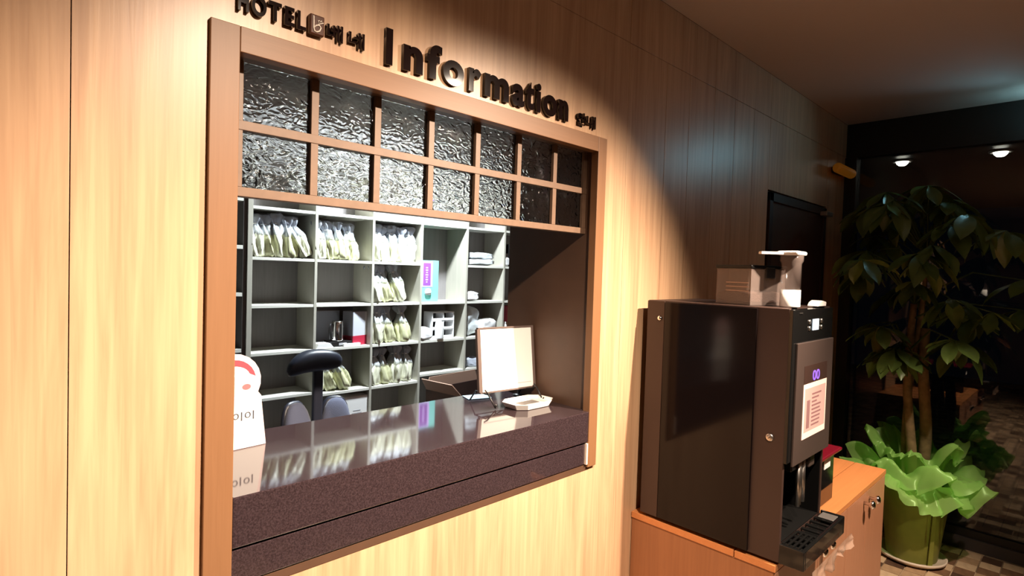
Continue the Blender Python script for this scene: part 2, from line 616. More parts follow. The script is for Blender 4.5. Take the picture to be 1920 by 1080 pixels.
# ---- staff-room shell
tag(wbox('wall_inner_left', 'inner_wall', None, -1.28, -1.2, 0.1, 2.3, 0, 2.745), kind='structure')
tag(wbox('wall_inner_back', 'inner_wall', None, -1.28, 4.28, 2.3, 2.38, 0, 2.745), kind='structure')
tag(wbox('wall_inner_right', 'inner_wall', None, 4.2, 4.28, 0.1, 2.3, 0, 2.745), kind='structure')

# ---- panelled wall around the reception window
OX0, OX1, OZ0, OZ1 = 0.39, 1.72, 0.975, 2.19        # hole in the wall behind the casing
wb = MB().ring_slab((-3.2, XE + 0.1, 0, ZC), (OX0, OX1, OZ0, OZ1), 0.014, 0.10).build('wall_back', 'groove')
wb['kind'] = 'structure'
g = 0.0009
ZS = 2.607
def panel(x0, x1, z0, z1):
    return MB().box(x0 + g, x1 - g, 0.0, 0.014, z0 + g, z1 - g).build('panel', 'wall', wb, 0.0012)
for x0, x1 in ((-3.2, -2.4), (-2.4, -1.6), (-1.6, -0.68), (-0.68, 0.139)):
    panel(x0, x1, 0, ZS); panel(x0, x1, ZS, ZC)
MB().ring_slab((0.139 + g, 1.870 - g, g, ZS - g), (OX0, OX1, OZ0, OZ1), 0.0, 0.014).build('panel', 'wall', wb)
panel(0.139, 1.870, ZS, ZC)
seams = [1.870, 2.149, 2.346, 2.584, 2.806, 3.035, 3.255]
for x0, x1 in zip(seams[:-1], seams[1:]):
    panel(x0, x1, 0, ZS)
for x0, x1 in ((1.870, 2.584), (2.584, 3.255), (3.255, XE)):
    panel(x0, x1, ZS, ZC)
DX0, DX1, DZ = 3.265, 4.232, 2.195
panel(3.255, 3.663, DZ + 0.012, ZS); panel(3.663, DX1 + 0.01, DZ + 0.012, ZS)
panel(DX1 + 0.012, 4.45, 0, ZS); panel(4.45, XE, 0, ZS)

# ---- dark door in the same wall
dr = empty('door_1', (0, 0, 0), kind='structure')
MB().box(DX0, DX0 + 0.05, -0.012, 0.014, 0, DZ).box(DX1 - 0.05, DX1, -0.012, 0.014, 0, DZ).box(DX0, DX1, -0.012, 0.014, DZ - 0.05, DZ).build('door_frame', 'door_frame', dr, 0.002)
MB().box(DX0 + 0.05, DX1 - 0.05, 0.0, 0.012, 0.005, DZ - 0.05).build('door_leaf', 'door', dr)
MB().tube([(DX0 + 0.11, -0.001, 1.0), (DX0 + 0.11, -0.045, 1.0), (DX0 + 0.22, -0.05, 1.0)], 0.009).build('door_handle', 'brushed', dr)
MB().rbox(4.10, 4.225, -0.055, -0.012, 2.135, 2.165, 0.004).build('door_closer', 'grey_metal', dr)

# ---- end wall: dark storefront with glass
ew = empty('window_2', (XE, 0, 0), kind='structure')
wbox('header', 'black_frame', ew, XE - 0.02, XE + 0.08, -4.6, 0.0, 2.60, ZC)
wbox('side_post', 'black_frame', ew, XE - 0.04, XE + 0.06, -0.075, 0.0, 0, 2.60)
wbox('mullion', 'black_frame', ew, XE - 0.02, XE + 0.05, -2.05, -2.0, 0.09, 2.60)
wbox('sill_rail', 'sill', ew, XE - 0.025, XE + 0.06, -4.6, -0.075, 0, 0.075)
wbox('bottom_rail', 'black_frame', ew, XE - 0.005, XE + 0.05, -4.6, -0.075, 0.075, 0.125)
for y0, y1 in ((-2.0, -0.075), (-4.6, -2.05)):
    wbox('pane', 'storefront', ew, XE + 0.012, XE + 0.018, y0, y1, 0.125, 2.60)
# outside: paving, porch roof, dark yard wall
og = wbox('floor.002', 'paving', None, XE + 0.10, 14.0, -6.0, 3.0, -0.16, -0.10)
og['kind'] = 'structure'
po = wbox('ceiling.002', 'black_frame', None, XE + 0.10, 11.0, -4.6, 1.6, ZC + 0.02, ZC + 0.10)
po['kind'] = 'structure'

# ---- reception window: casing, jambs, lattice and panes
wn = empty('window_1', (1.05, 0.0, 0.97), kind='structure')
FY0 = -0.012
wbox('casing_board', 'frame', wn, 0.365, 0.4235, FY0, 0.02, 0.968, 2.205, bevel=0.0015)
wbox('casing_board', 'frame', wn, 1.677, 1.727, FY0, 0.02, 0.975, 2.205, bevel=0.0015)
wbox('casing_board', 'frame_h', wn, 0.4238, 1.6767, FY0, 0.02, 2.1505, 2.205, bevel=0.0015)
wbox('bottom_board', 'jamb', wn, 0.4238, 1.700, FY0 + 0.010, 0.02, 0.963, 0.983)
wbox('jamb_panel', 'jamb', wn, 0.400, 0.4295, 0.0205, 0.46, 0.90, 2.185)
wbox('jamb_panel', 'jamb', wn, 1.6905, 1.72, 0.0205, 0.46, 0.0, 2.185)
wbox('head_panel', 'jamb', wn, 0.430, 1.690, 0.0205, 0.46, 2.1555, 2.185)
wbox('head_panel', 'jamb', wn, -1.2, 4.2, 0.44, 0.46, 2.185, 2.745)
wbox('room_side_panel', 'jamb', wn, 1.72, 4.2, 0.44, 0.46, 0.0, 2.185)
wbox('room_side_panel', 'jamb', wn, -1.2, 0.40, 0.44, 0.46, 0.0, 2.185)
BX = [0.443, 0.621, 0.796, 0.972, 1.149, 1.331, 1.511, 1.681]
BZ = [1.861, 2.010, 2.146]
LY0, LY1 = 0.050, 0.078
hb = 0.0105
for i, x in enumerate(BX):
    wbox('vertical_bar', 'lattice', wn, x - 0.0095, x + 0.0095, LY0, LY1, BZ[0] + hb + .0003, 2.155, bevel=0.001)
for z in BZ[:2]:
    wbox('horizontal_bar', 'lattice', wn, 0.434, 1.6905, LY0 - 0.002, LY1 + 0.001, z - hb, z + hb, bevel=0.001)
for i in range(7):
    for j in range(2):
        z1 = BZ[1] - hb if j == 0 else 2.155
        MB().box(BX[i] + 0.0095, BX[i + 1] - 0.0095, 0.062, 0.067, BZ[j] + hb, z1).build('pane', 'ripple', wn, world=True)

# ---- granite counter
ct = empty('counter', (1.06, 0.23, 0.985), label='dark speckled granite counter set in the reception window', cat='counter')
def slab(y0, y1, z0, z1, x1=1.6765):
    return MB().prism([(0.4240, y0), (x1, y0), (x1, 0.0207), (1.6895, 0.0207), (1.6895, y1), (0.4302, y1), (0.4302, 0.0207), (0.4240, 0.0207)], z0, z1, 'XY')
slab(-0.010, 0.482, 1.071, 1.185).build('counter_slab', 'granite', ct, 0.0025, world=True)
slab(-0.004, 0.44, 0.987, 1.064, 1.668).build('apron_slab', 'granite', ct, 0.002, world=True)
slab(0.008, 0.44, 1.064, 1.071).build('shadow_gap', 'black_matte', ct, world=True)
MB().box(1.6685, 1.6768, -0.0115, 0.02, 0.987, 1.066).build('caulk_strip', 'caulk', ct, world=True)['label'] = 'pale caulk strip at the right end'

# ================================================================== SIGN LETTERING
def word(name, label, chars, z0, group=None, m='letter', depth=0.011, fat=0.0):
    """chars: (char, x0, x1, za, zb)"""
    t = empty(name, ((chars[0][1] + chars[-1][2]) / 2, -0.001, z0), label=label, cat='sign')
    for ch, x0, x1, za, zb in chars:
        me = text_mesh(ch, 0.1, depth, fat, m)
        fit_mesh(me, x0 - t.location.x, x1 - t.location.x, za - z0, zb - z0, 0.0)
        o = link('letter', me, t)
    return t

B0 = 2.2225
capH, xH = 0.0925, 0.068
info = [('I', 0.777, 0.797, B0, B0 + capH), ('n', 0.830, 0.892, B0, B0 + xH), ('f', 0.905, 0.955, B0, B0 + 0.094),
        ('o', 0.960, 1.035, B0 - 0.001, B0 + xH + .001), ('r', 1.054, 1.100, B0, B0 + xH), ('m', 1.115, 1.215, B0, B0 + xH),
        ('a', 1.230, 1.285, B0 - 0.001, B0 + xH), ('t', 1.290, 1.330, B0, B0 + 0.088), ('i', 1.340, 1.360, B0, B0 + 0.093),
        ('o', 1.372, 1.440, B0 - 0.001, B0 + xH + .001), ('n', 1.450, 1.500, B0, B0 + xH)]
word('sign_lettering', 'large black raised letters reading Information above the window frame', info, B0, fat=0.0036)
H0 = 2.238
word('sign_lettering', 'small black raised letters reading HOTEL at the upper left of the window frame',
     [('H', 0.418, 0.440, H0, H0 + .042), ('O', 0.446, 0.477, H0 - .001, H0 + .043), ('T', 0.482, 0.510, H0, H0 + .042),
      ('E', 0.517, 0.539, H0, H0 + .042), ('L', 0.546, 0.566, H0, H0 + .042)], H0, fat=0.003)
word('sign_lettering', 'two black raised Korean syllables right of the square logo plaque',
     [('베', 0.618, 0.658, H0 - .001, H0 + .039), ('네', 0.674, 0.716, H0 - .001, H0 + .039)], H0, fat=0.0012)
word('sign_lettering', 'two tiny black raised Korean syllables at the end of the large lettering',
     [('안', 1.553, 1.597, B0 + .004, B0 + .048), ('내', 1.604, 1.655, B0 + .004, B0 + .048)], B0, fat=0.001)
lg = empty('logo_plaque', (0.591, -0.001, 2.236), label='square dark brown logo plaque with a pale curly letter b', cat='sign')
MB().rbox(-0.0175, 0.0175, -0.016, 0, 0.0, 0.046, 0.003).build('plaque', 'logo', lg)
mb = MB()
mb.tube([(-0.010, -0.017, 0.041), (-0.0095, -0.017, 0.028), (-0.0095, -0.017, 0.014), (-0.0075, -0.017, 0.007), (-0.002, -0.017, 0.006), (0.005, -0.017, 0.010), (0.008, -0.017, 0.018), (0.004, -0.017, 0.023), (-0.003, -0.017, 0.021), (-0.008, -0.017, 0.015)], 0.0016, 6)
mb.tube([(0.000, -0.017, 0.024), (0.006, -0.017, 0.027), (0.014, -0.017, 0.031)], 0.0011, 6)
mb.tube([(0.003, -0.017, 0.028), (0.001, -0.017, 0.033), (0.0045, -0.017, 0.034), (0.006, -0.017, 0.031), (0.009, -0.017, 0.035), (0.010, -0.017, 0.031)], 0.001, 6)
mb.build('logo_mark', 'logo_mark', lg)['label'] = 'pale curly letter b'

# ================================================================== SHELVING IN THE STAFF ROOM
SF, SB = 1.80, 2.03
T = 0.016
UX = [1.085, 1.449, 1.817, 2.178, 2.567, 2.932, 3.30]
RZ = [1.998, 1.727, 1.468, 1.210, 0.952]
sh = empty('cubby_shelf', (2.19, 1.915, 0.0), label='pale wood cubby shelf across the back of the staff room', cat='shelf')
for i, x in enumerate(UX):
    w = 0.013 if i == 0 else 0.008
    wbox('upright', 'shelf', sh, x - w, x + w, SF, SB, 0.0, 2.32, bevel=0.001)
for i in range(6):
    x0, x1 = UX[i] + (0.013 if i == 0 else 0.008), UX[i + 1] - 0.008
    rows = [2.31] + RZ + [0.69, 0.42, 0.10]
    for k, z in enumerate(rows):
        if i == 3 and abs(z - 1.727) < .01: continue
        zz = z
        if abs(z - 0.952) < .001: zz = (0.962, 0.945, 0.946, 0.985, 0.985, 0.985)[i]
        wbox('shelf_board', 'shelf_edge', sh, x0 + .0002, x1 - .0002, SF + 0.002, SB, zz - T / 2, zz + T / 2, bevel=0.001)
wbox('back_panel', 'shelf_back', sh, UX[0], UX[-1], SB, SB + 0.008, 0.0, 2.32)
ls = empty('cubby_shelf', (0.70, 1.915, 0.0), label='dark-backed shelf unit with white boards just left of the pale cubby shelf', cat='shelf')
for x in (0.34, 1.062):
    wbox('upright', 'left_back', ls, x - 0.009, x + 0.009, SF + 0.01, SB, 0.0, 2.32)
for z in (2.31, 2.034, 1.783, 1.534, 1.238, 0.96, 0.66, 0.10):
    wbox('shelf_board', 'shelf_edge', ls, 0.3495, 1.0525, SF + 0.01, SB, z - 0.010, z + 0.010, bevel=0.001)
wbox('back_panel', 'left_back', ls, 0.34, 1.062, SB, SB + 0.008, 0.0, 2.32)

# ---- amenity bags: one kind built in four shapes, copied
def bag_parts(seed, m):
    rr = random.Random(seed)
    def loft(prof, name, mm, seg=18, amp=0.006):
        b = MB()
        rings = []
        for w, d, z in prof:
            ring = []
            for k in range(seg):
                a = 2 * PI * k / seg
                f = 1 + amp / max(w, .012) * (noise.noise(Vector((math.cos(a) * 2.2 + seed * 3.1, math.sin(a) * 2.2, z * 14))) +
                                             0.55 * math.sin(a * 5 + seed + z * 20) + 0.45 * math.sin(a * 9 - seed * 2 + z * 35))
                ca, sa = math.cos(a), math.sin(a)
                ring.append(b.bm.verts.new((w * f * math.copysign(abs(ca) ** .75, ca), d * f * math.copysign(abs(sa) ** .75, sa), z + 0.004 * noise.noise(Vector((ca * 3, sa * 3, seed + z * 9))) * (z > .01))))
            rings.append(ring)
        for A, B_ in zip(rings[:-1], rings[1:]):
            for k in range(seg):
                f = b.bm.faces.new((A[k], A[(k + 1) % seg], B_[(k + 1) % seg], B_[k]))
                f.smooth = True
        b.bm.faces.new(rings[0][::-1])
        b.bm.faces.new(rings[-1])
        return b.mesh(name, mm)
    h = rr.uniform(0.97, 1.04)
    body = loft([(0.030, 0.050, 0.0), (0.036, 0.058, 0.010), (0.039, 0.062, 0.035), (0.036, 0.060, 0.065), (0.039, 0.058, 0.090), (0.034, 0.050, 0.115 * h), (0.029, 0.040, 0.135 * h), (0.023, 0.029, 0.152 * h), (0.017, 0.020, 0.166 * h)], 'bag_body', m, 34, 0.011)
    top = loft([(0.0345, 0.051, 0.114 * h), (0.030, 0.041, 0.136 * h), (0.0245, 0.031, 0.152 * h), (0.0185, 0.0215, 0.168 * h), (0.016, 0.017, 0.176 * h), (0.024, 0.024, 0.188 * h), (0.033, 0.031, 0.203 * h), (0.034, 0.029, 0.216 * h), (0.020, 0.016, 0.226 * h)], 'gathered_top', 'bag_top', 34, 0.012)
    tie = MB().lathe([(0.0175, 0.171 * h), (0.0190, 0.174 * h), (0.0175, 0.178 * h)], 14).mesh('tie', 'white_plastic')
    return body, top, tie

KIT = [bag_parts(s, m) for s, m in ((1, 'bag_body'), (2, 'bag_white'), (3, 'bag_body'), (4, 'bag_white'))]
bag0 = empty('amenity_bag', cat='bag')
for me, n in zip(KIT[0], ('bag_body', 'gathered_top', 'tie')):
    link(n, me, bag0)
first_bag = [True]
def bag(x, y, z, lean, rz, kind, label, group, sc=1.0):
    if first_bag[0]:
        r = bag0; first_bag[0] = False
        ch = list(r.children)
    else:
        r = bag0.copy(); COL.objects.link(r)
        ch = []
        for c in bag0.children:
            d = c.copy(); COL.objects.link(d); d.parent = r; ch.append(d)
    for c in ch:
        n = c.name.split('.')[0]
        c.data = KIT[kind][('bag_body', 'gathered_top', 'tie').index(n)]
    # lean about the base: lift so the low edge rests on the board
    r.location = (x, y, z + 0.030 * abs(math.sin(lean)) * sc + 0.001)
    r.rotation_euler = (0, lean, rz)
    r.scale = (sc, sc, sc)
    tag(r, label, 'bag', group)

ORD = ['leftmost', 'second from left', 'third from left', 'fourth from left', 'rightmost']
def row(ci, zi, xs, leans, kinds, where, group, y=1.875, sc=1.0, adj=0.0):
    n = len(xs)
    for k, x in enumerate(xs):
        o = ORD[k] if k < n - 1 else 'rightmost'
        bag(x, y + random.uniform(-.01, .012), RZ[zi] + T / 2 + adj, leans[k], random.uniform(-.25, .25), kinds[k],
            '%s of %s tied bags in %s' % (o, {3: 'three', 4: 'four', 5: 'five'}[n], where), group, sc)

row(0, 1, [1.140, 1.200, 1.256, 1.312, 1.400], [-0.06, -0.10, -0.08, -0.05, -0.36], [3, 0, 1, 2, 3], 'the top left cubby', 'amenity bags in the top left cubby', sc=1.03)
row(1, 1, [1.492, 1.560, 1.628, 1.690], [-0.08, -0.15, -0.12, -0.06], [3, 0, 2, 0], 'the top cubby second from left', 'amenity bags in the second top cubby', sc=1.0)
row(2, 1, [1.862, 1.925, 1.985, 2.045, 2.112], [0.03, -0.02, -0.03, 0.04, -0.02], [1, 3, 1, 3, 1], 'the top cubby of the third column', 'amenity bags in the third top cubby', sc=1.0)
row(2, 2, [1.870, 1.955, 2.055], [-0.12, -0.28, -0.26], [3, 0, 1], 'the second cubby down of the third column', 'amenity bags in the third column, second row', sc=1.06)
row(2, 3, [1.878, 1.975, 2.075], [0.0, -0.15, -0.06], [1, 0, 2], 'the third cubby down of the third column', 'amenity bags in the third column, third row', sc=1.06)
row(2, 4, [1.865, 1.940, 2.020, 2.100], [0.04, -0.05, 0.03, 0.07], [3, 2, 1, 3], 'the fourth cubby down of the third column', 'amenity bags in the third column, fourth row', sc=1.02, adj=-.006)
row(1, 4, [1.500, 1.590, 1.665], [-0.10, -0.30, -0.32], [1, 0, 2], 'the cubby behind the office chair headrest', 'amenity bags behind the chair', sc=1.0, adj=-.007)

# ---- other things on the shelf
SB2 = 1.476
t = empty('toiletry_carton', (2.265, 1.865, SB2), 0.0, label='tall lilac and mint toiletry carton standing in the open fourth column', cat='carton')
MB().rbox(-0.062, 0.078, -0.032, 0.032, 0, 0.280, 0.002, 1).build('carton_body', 'mint', t)
MB().box(-0.060, 0.026, -0.0335, -0.032, 0.10, 0.272).build('front_panel', 'lilac', t)
MB().box(-0.050, 0.010, -0.0345, -0.0335, 0.112, 0.262).build('title_panel', 'purple', t)
mb = MB()
for k, w in enumerate((0.012, 0.02, 0.016, 0.022, 0.014, 0.02, 0.017)):
    mb.box(-0.022 - w / 2, -0.022 + w / 2, -0.0352, -0.0345, 0.13 + k * 0.016, 0.139 + k * 0.016)
mb.build('title_lettering', 'lilac', t)
MB().lathe([(0.0, -0.001), (0.024, 0), (0.027, 0.02), (0.020, 0.038), (0.0, 0.044)], 16, (-0.012, -0.040, 0.048), 1.0, 0.28).build('white_emblem', 'white_plastic', t)

def pillow(w, d, h, seed, amp=0.012):
    t = bmesh.new()
    bmesh.ops.create_cube(t, size=1)
    bmesh.ops.subdivide_edges(t, edges=t.edges[:], cuts=7, use_grid_fill=True)
    for v in t.verts:
        p = v.co * 2
        q = Vector((p.x * w / 2, p.y * d / 2, p.z * h / 2))
        k = (1 - 0.45 * (p.x ** 4 + p.y ** 4) / 2)
        q.z *= k
        q += Vector((noise.noise(q * 22 + Vector((seed, 0, 0))), noise.noise(q * 22 + Vector((0, seed, 5))), noise.noise(q * 24 + Vector((3, 3, seed))))) * amp
        v.co = q
    for f in t.faces: f.smooth = True
    zmin = min(v.co.z for v in t.verts)
    for v in t.verts: v.co.z -= zmin
    return t

def soft(name, label, cat, loc, w, d, h, m, seed, rz=0.0, amp=0.012):
    b = MB(); b.merge(pillow(w, d, h, seed, amp))
    o = b.build(name, m)
    o.location = loc; o.rotation_euler = (0, 0, rz)
    return tag(o, label, cat)

RT = [z + T / 2 + .001 for z in RZ]
soft('folded_cloth', 'upper folded pale grey cloth in the top cubby of the fifth column', 'cloth', (2.72, 1.885, RT[1] + 0.043), 0.21, 0.15, 0.046, 'grey_cloth', 3, 0.1, 0.009)
soft('folded_cloth', 'lower folded pale grey cloth in the top cubby of the fifth column', 'cloth', (2.72, 1.885, RT[1]), 0.22, 0.16, 0.042, 'grey_cloth', 8, -0.05, 0.008)
soft('folded_towel', 'small rolled white towel lying in the second cubby of the fifth column', 'towel', (2.635, 1.85, RT[2]), 0.10, 0.09, 0.06, 'white_plastic', 5, 0.1, 0.008)
# white rack of six openings
t = empty('cup_rack', (2.395, 1.885, RT[3]), label='white rack with six dark openings in the fourth column', cat='rack')
mb = MB()
mb.box(-0.095, 0.095, 0.045, 0.05, 0, 0.185)
for x in (-0.095, 0.0, 0.088): mb.box(x, x + 0.007, -0.05, 0.045, 0, 0.185)
for z in (0, 0.06, 0.12, 0.178): mb.box(-0.088, 0.088, -0.05, 0.045, z, z + 0.007)
for z in (0.0, 0.06, 0.12): mb.box(-0.088, 0.088, -0.052, -0.047, z + .007, z + 0.022)
mb.build('rack_frame', 'white_plastic', t)
MB().box(-0.088, 0.088, 0.040, 0.0449, 0.007, 0.178).build('rack_back', 'black_matte', t)
o = tag(MB().lathe([(0, 0), (0.028, 0), (0.03, 0.01), (0.03, 0.09), (0.026, 0.115), (0.014, 0.125), (0.013, 0.14), (0, 0.142)], 20).build('lotion_bottle', 'white_plastic'), 'plain white bottle standing before the white rack', 'bottle')
o.location = (2.345, 1.813, RT[3])
soft('rolled_towel', 'round white rolled towel at the left edge of the fourth column', 'towel', (2.232, 1.845, RT[3]), 0.09, 0.09, 0.085, 'white_plastic', 12, 0, 0.006)
soft('plastic_bag', 'upright translucent grey-white bag in the third cubby of the fifth column', 'bag', (2.675, 1.88, RT[3]), 0.11, 0.07, 0.205, 'grey_cloth', 21, 0.1, 0.014)
soft('folded_towel', 'white folded towel behind the top of the notice board', 'towel', (2.80, 1.86, RT[3]), 0.15, 0.11, 0.12, 'white_plastic', 31, 0.1, 0.012)
soft('plastic_bag', 'crumpled clear plastic bag left of the notice board on the shelf', 'bag', (2.70, 1.88, 0.985 + T / 2 + .001), 0.17, 0.12, 0.055, 'bag_top', 41, 0.1, 0.02)
t = empty('black_holder', (3.0, 1.86, RT[1]), label='leaning black folder at the right end of the shelf', cat='folder')
MB().box(-0.008, 0.008, -0.05, 0.06, 0, 0.17).build('folder_cover', 'black_plastic', t)
MB().box(-0.0085, -0.008, -0.03, 0.04, 0.03, 0.10).build('folder_label', 'white_paper', t)
soft('folded_towel', 'small white cloth at the foot of the black folder', 'cloth', (2.966, 1.835, RT[1]), 0.04, 0.06, 0.07, 'white_plastic', 51, 0, 0.004)
t = empty('red_carton', (3.02, 1.88, RT[3] + .001), label='dull red carton at the right end of the shelf beside the jamb', cat='carton')
MB().rbox(-0.06, 0.06, -0.04, 0.04, 0, 0.215, 0.002, 1).build('carton_body', 'brown_flap', t)
MB().box(-0.06, 0.06, -0.041, -0.04, 0.09, 0.215).build('front_panel', 'red_card', t)
o = tag(MB().lathe([(0, 0), (0.02, 0), (0.02, 0.07), (0.012, 0.08), (0.012, 0.095), (0, 0.095)], 14).build('small_jar', 'white_plastic'), 'small white jar before the dull red carton', 'jar')
o.location = (2.972, 1.826, RT[3])
# cubby with the electric items
t = empty('product_carton', (1.742, 1.875, RT[3]), 0.28, label='large white and red carton in the third cubby of the second column', cat='carton')
MB().rbox(-0.058, 0.058, -0.045, 0.045, 0, 0.205, 0.002, 1).build('carton_body', 'pale_card', t)
MB().box(-0.0585, 0.0585, -0.0455, 0.0455, 0.0, 0.058).build('red_base_band', 'red_card', t)
MB().box(0.040, 0.0586, -0.0456, -0.0449, 0.058, 0.203).build('white_corner_band', 'white_paper', t)
t = empty('steel_canister', (1.615, 1.85, RT[3] + 0.033), label='steel canister with a dark slot on a black base in the second column', cat='canister')
MB().lathe([(0, 0), (0.034, 0), (0.036, 0.006), (0.036, 0.112), (0.033, 0.118), (0, 0.119)], 28).build('canister_body', 'chrome', t)
MB().rbox(-0.006, 0.008, -0.0385, -0.030, 0.014, 0.105, 0.003).build('front_slot', 'black_plastic', t)
MB().tube([(-0.036, 0, 0.10), (-0.052, -.01, 0.10), (-0.056, -.01, 0.06), (-0.052, -.01, 0.012), (-0.036, 0, 0.012)], 0.005, 8).build('handle', 'black_plastic', t)
t = empty('black_box', (1.640, 1.868, RT[3]), label='low black box under the steel canister', cat='box')
MB().rbox(-0.075, 0.055, -0.05, 0.06, 0, 0.031, 0.003).build('box_body', 'black_plastic', t)
MB().box(-0.03, 0.02, -0.0506, -0.05, 0.008, 0.022).build('box_label', 'grey_print', t)
t = empty('paper_stack', (1.690, 1.822, RT[3]), label='thin white booklet before the red banded carton', cat='booklet')
for k in range(3):
    MB().box(-0.055, 0.055, -0.018, 0.018, k * 0.0055, k * 0.0055 + 0.005).build('sheet', 'white_paper', t)
t = empty('paper_stack', (1.520, 1.855, RT[3]), label='flat white paper stack at the left of the black box', cat='paper')
for k in range(4):
    MB().box(-0.055 + .003 * k, 0.048 - .006 * k, -0.05, 0.05, k * 0.0065, k * 0.0065 + 0.006).build('sheet', 'white_paper', t)
t = empty('tube_packet', (1.482, 1.90, RT[3] + .028), label='narrow pale blue packet standing on the white paper stack', cat='packet')
MB().rbox(-0.015, 0.015, -0.012, 0.012, 0, 0.09, 0.004).build('packet_body', 'pale_card', t)
for k in range(4):
    MB().box(-0.011, 0.011, -0.0127, -0.012, 0.012 + k * .019, 0.022 + k * .019).build('print_line', 'white_paper', t)
t = empty('grey_board', (1.60, 2.000, RT[3]), label='plain blue-grey board standing at the back behind the canister', cat='board')
MB().box(-0.125, 0.10, -0.006, 0.006, 0, 0.20).build('board_sheet', 'pale_card', t)
MB().box(-0.127, 0.102, -0.0075, 0.0075, 0.20, 0.205).build('top_edge', 'grey_metal', t)
# white box low in the second column
t = empty('tissue_box', (1.735, 1.865, 0.70 + .0), label='white box with faint grey print low behind the office chair', cat='box')
MB().rbox(-0.078, 0.078, -0.05, 0.05, 0, 0.205, 0.002, 1).build('box_body', 'white_paper', t)
mb = MB()
for k, w in enumerate((0.05, 0.066, 0.04)):
    mb.box(-0.02 - w / 2 + .02, -0.02 + w / 2 + .02, -0.0508, -0.05, 0.115 - k * .016, 0.121 - k * .016)
mb.build('print_line', 'grey_print', t)

# ---- open brown box on a low desk behind the counter
dk = empty('side_desk', (2.15, 1.42, 0), label='low dark brown desk behind the counter under the shelves', cat='desk')
MB().rbox(-0.42, 0.75, -0.24, 0.26, 0.71, 0.735, 0.002).build('desk_top', 'brown_box', dk)
for sx in (-0.40, 0.71):
    MB().box(sx, sx + 0.02, -0.22, 0.25, 0, 0.71).build('side_panel', 'brown_box', dk)
MB().box(-0.38, 0.71, 0.22, 0.235, 0.2, 0.69).build('modesty_panel', 'brown_box', dk)
bx = empty('open_box', (2.33, 1.44, 0.736), 0.12, label='open dark brown box with its flaps spread behind the counter', cat='box')
MB().box(-0.24, -0.233, -0.16, 0.16, 0, 0.215).box(0.233, 0.24, -0.16, 0.16, 0, 0.215).box(-0.233, 0.233, -0.16, -0.153, 0, 0.215).box(-0.233, 0.233, 0.153, 0.16, 0, 0.215).box(-0.233, 0.233, -0.153, 0.153, 0, 0.006).build('box_body', 'brown_box', bx)
MB().prism([(-0.235, 0.215), (0.235, 0.215), (0.21, 0.285), (-0.21, 0.285)], 0, 0.005, 'XZ', Matrix.Translation((0, 0.16, 0.0))).build('flap', 'brown_flap', bx)['label'] = 'pale inner side of the raised rear flap'
MB().prism([(-0.235, 0.0), (0.235, 0.0), (0.225, 0.11), (-0.225, 0.11)], 0, 0.005, 'XZ', Matrix.Translation((0, -0.162, 0.213)) @ Matrix.Rotation(2.3, 4, 'X')).build('flap', 'brown_box', bx)
MB().prism([(-0.155, 0.0), (0.155, 0.0), (0.13, 0.10), (-0.13, 0.10)], 0, 0.005, 'YZ', Matrix.Translation((-0.242, 0, 0.213)) @ Matrix.Rotation(-0.7, 4, 'Y')).build('flap', 'brown_flap', bx)
MB().prism([(-0.155, 0.0), (0.155, 0.0), (0.13, 0.10), (-0.13, 0.10)], 0, 0.005, 'YZ', Matrix.Translation((0.236, 0, 0.213)) @ Matrix.Rotation(0.9, 4, 'Y')).build('flap', 'brown_box', bx)

# ---- office chair with twin back pads and a headrest
ch = empty('office_chair', (1.24, 1.18, 0), 0.0, label='black and blue-grey office chair with twin back pads and headrest behind the counter', cat='chair')
def cushion(w, d, h, rx, sq=2.6, seg=20, rings=12):
    """superellipsoid-like pad"""
    t = bmesh.new()
    bmesh.ops.create_uvsphere(t, u_segments=seg, v_segments=rings, radius=1)
    for v in t.verts:
        p = v.co
        q = [math.copysign(abs(c) ** (2 / sq), c) for c in p]
        v.co = (q[0] * w / 2, q[1] * d / 2, q[2] * h / 2)
    for f in t.faces: f.smooth = True
    return t
for sx in (-1, 1):
    b = MB(); b.merge(cushion(0.150, 0.07, 0.40, 0, 2.5), Matrix.Translation((sx * 0.092, 0.11, 0.845)) @ Matrix.Rotation(-0.14, 4, 'X') @ Matrix.Rotation(sx * 0.06, 4, 'Y') @ Matrix.Rotation(sx * -0.28, 4, 'Z'))
    p = b.build('back_pad', 'chair_fabric', ch)
    b = MB(); b.merge(cushion(0.162, 0.045, 0.412, 0, 2.8), Matrix.Translation((sx * 0.094, 0.135, 0.845)) @ Matrix.Rotation(-0.14, 4, 'X') @ Matrix.Rotation(sx * 0.06, 4, 'Y') @ Matrix.Rotation(sx * -0.28, 4, 'Z'))
    b.build('pad_shell', 'chair_black', p)
# headrest: curved tapered cushion
b = MB()
tt = cushion(0.27, 0.085, 0.105, 0, 2.6, 24, 14)
for v in tt.verts:
    v.co.z -= 2.2 * v.co.x ** 2 * (1.0 if v.co.x < 0 else 0.25)
    v.co.y -= 0.9 * v.co.x ** 2
b.merge(tt, Matrix.Translation((-0.035, 0.10, 1.245)))
b.build('headrest', 'chair_black', ch)
MB().rbox(-0.024, 0.024, 0.115, 0.145, 0.90, 1.235, 0.008).build('headrest_post', 'chair_black', ch)
MB().tube([(0, 0.13, 0.95), (0, 0.19, 0.8), (0, 0.19, 0.55), (0, 0.10, 0.42), (0, 0.0, 0.41)], 0.024, 12).build('back_bracket', 'chair_black', ch)
b = MB(); b.merge(cushion(0.50, 0.48, 0.10, 0, 3.4), Matrix.Translation((0, -0.12, 0.47)))
b.build('seat', 'chair_fabric', ch)
MB().lathe([(0.026, 0.09), (0.026, 0.26), (0.016, 0.27), (0.016, 0.43)], 14, (0, -0.1, 0)).build('gas_lift', 'chair_black', ch)
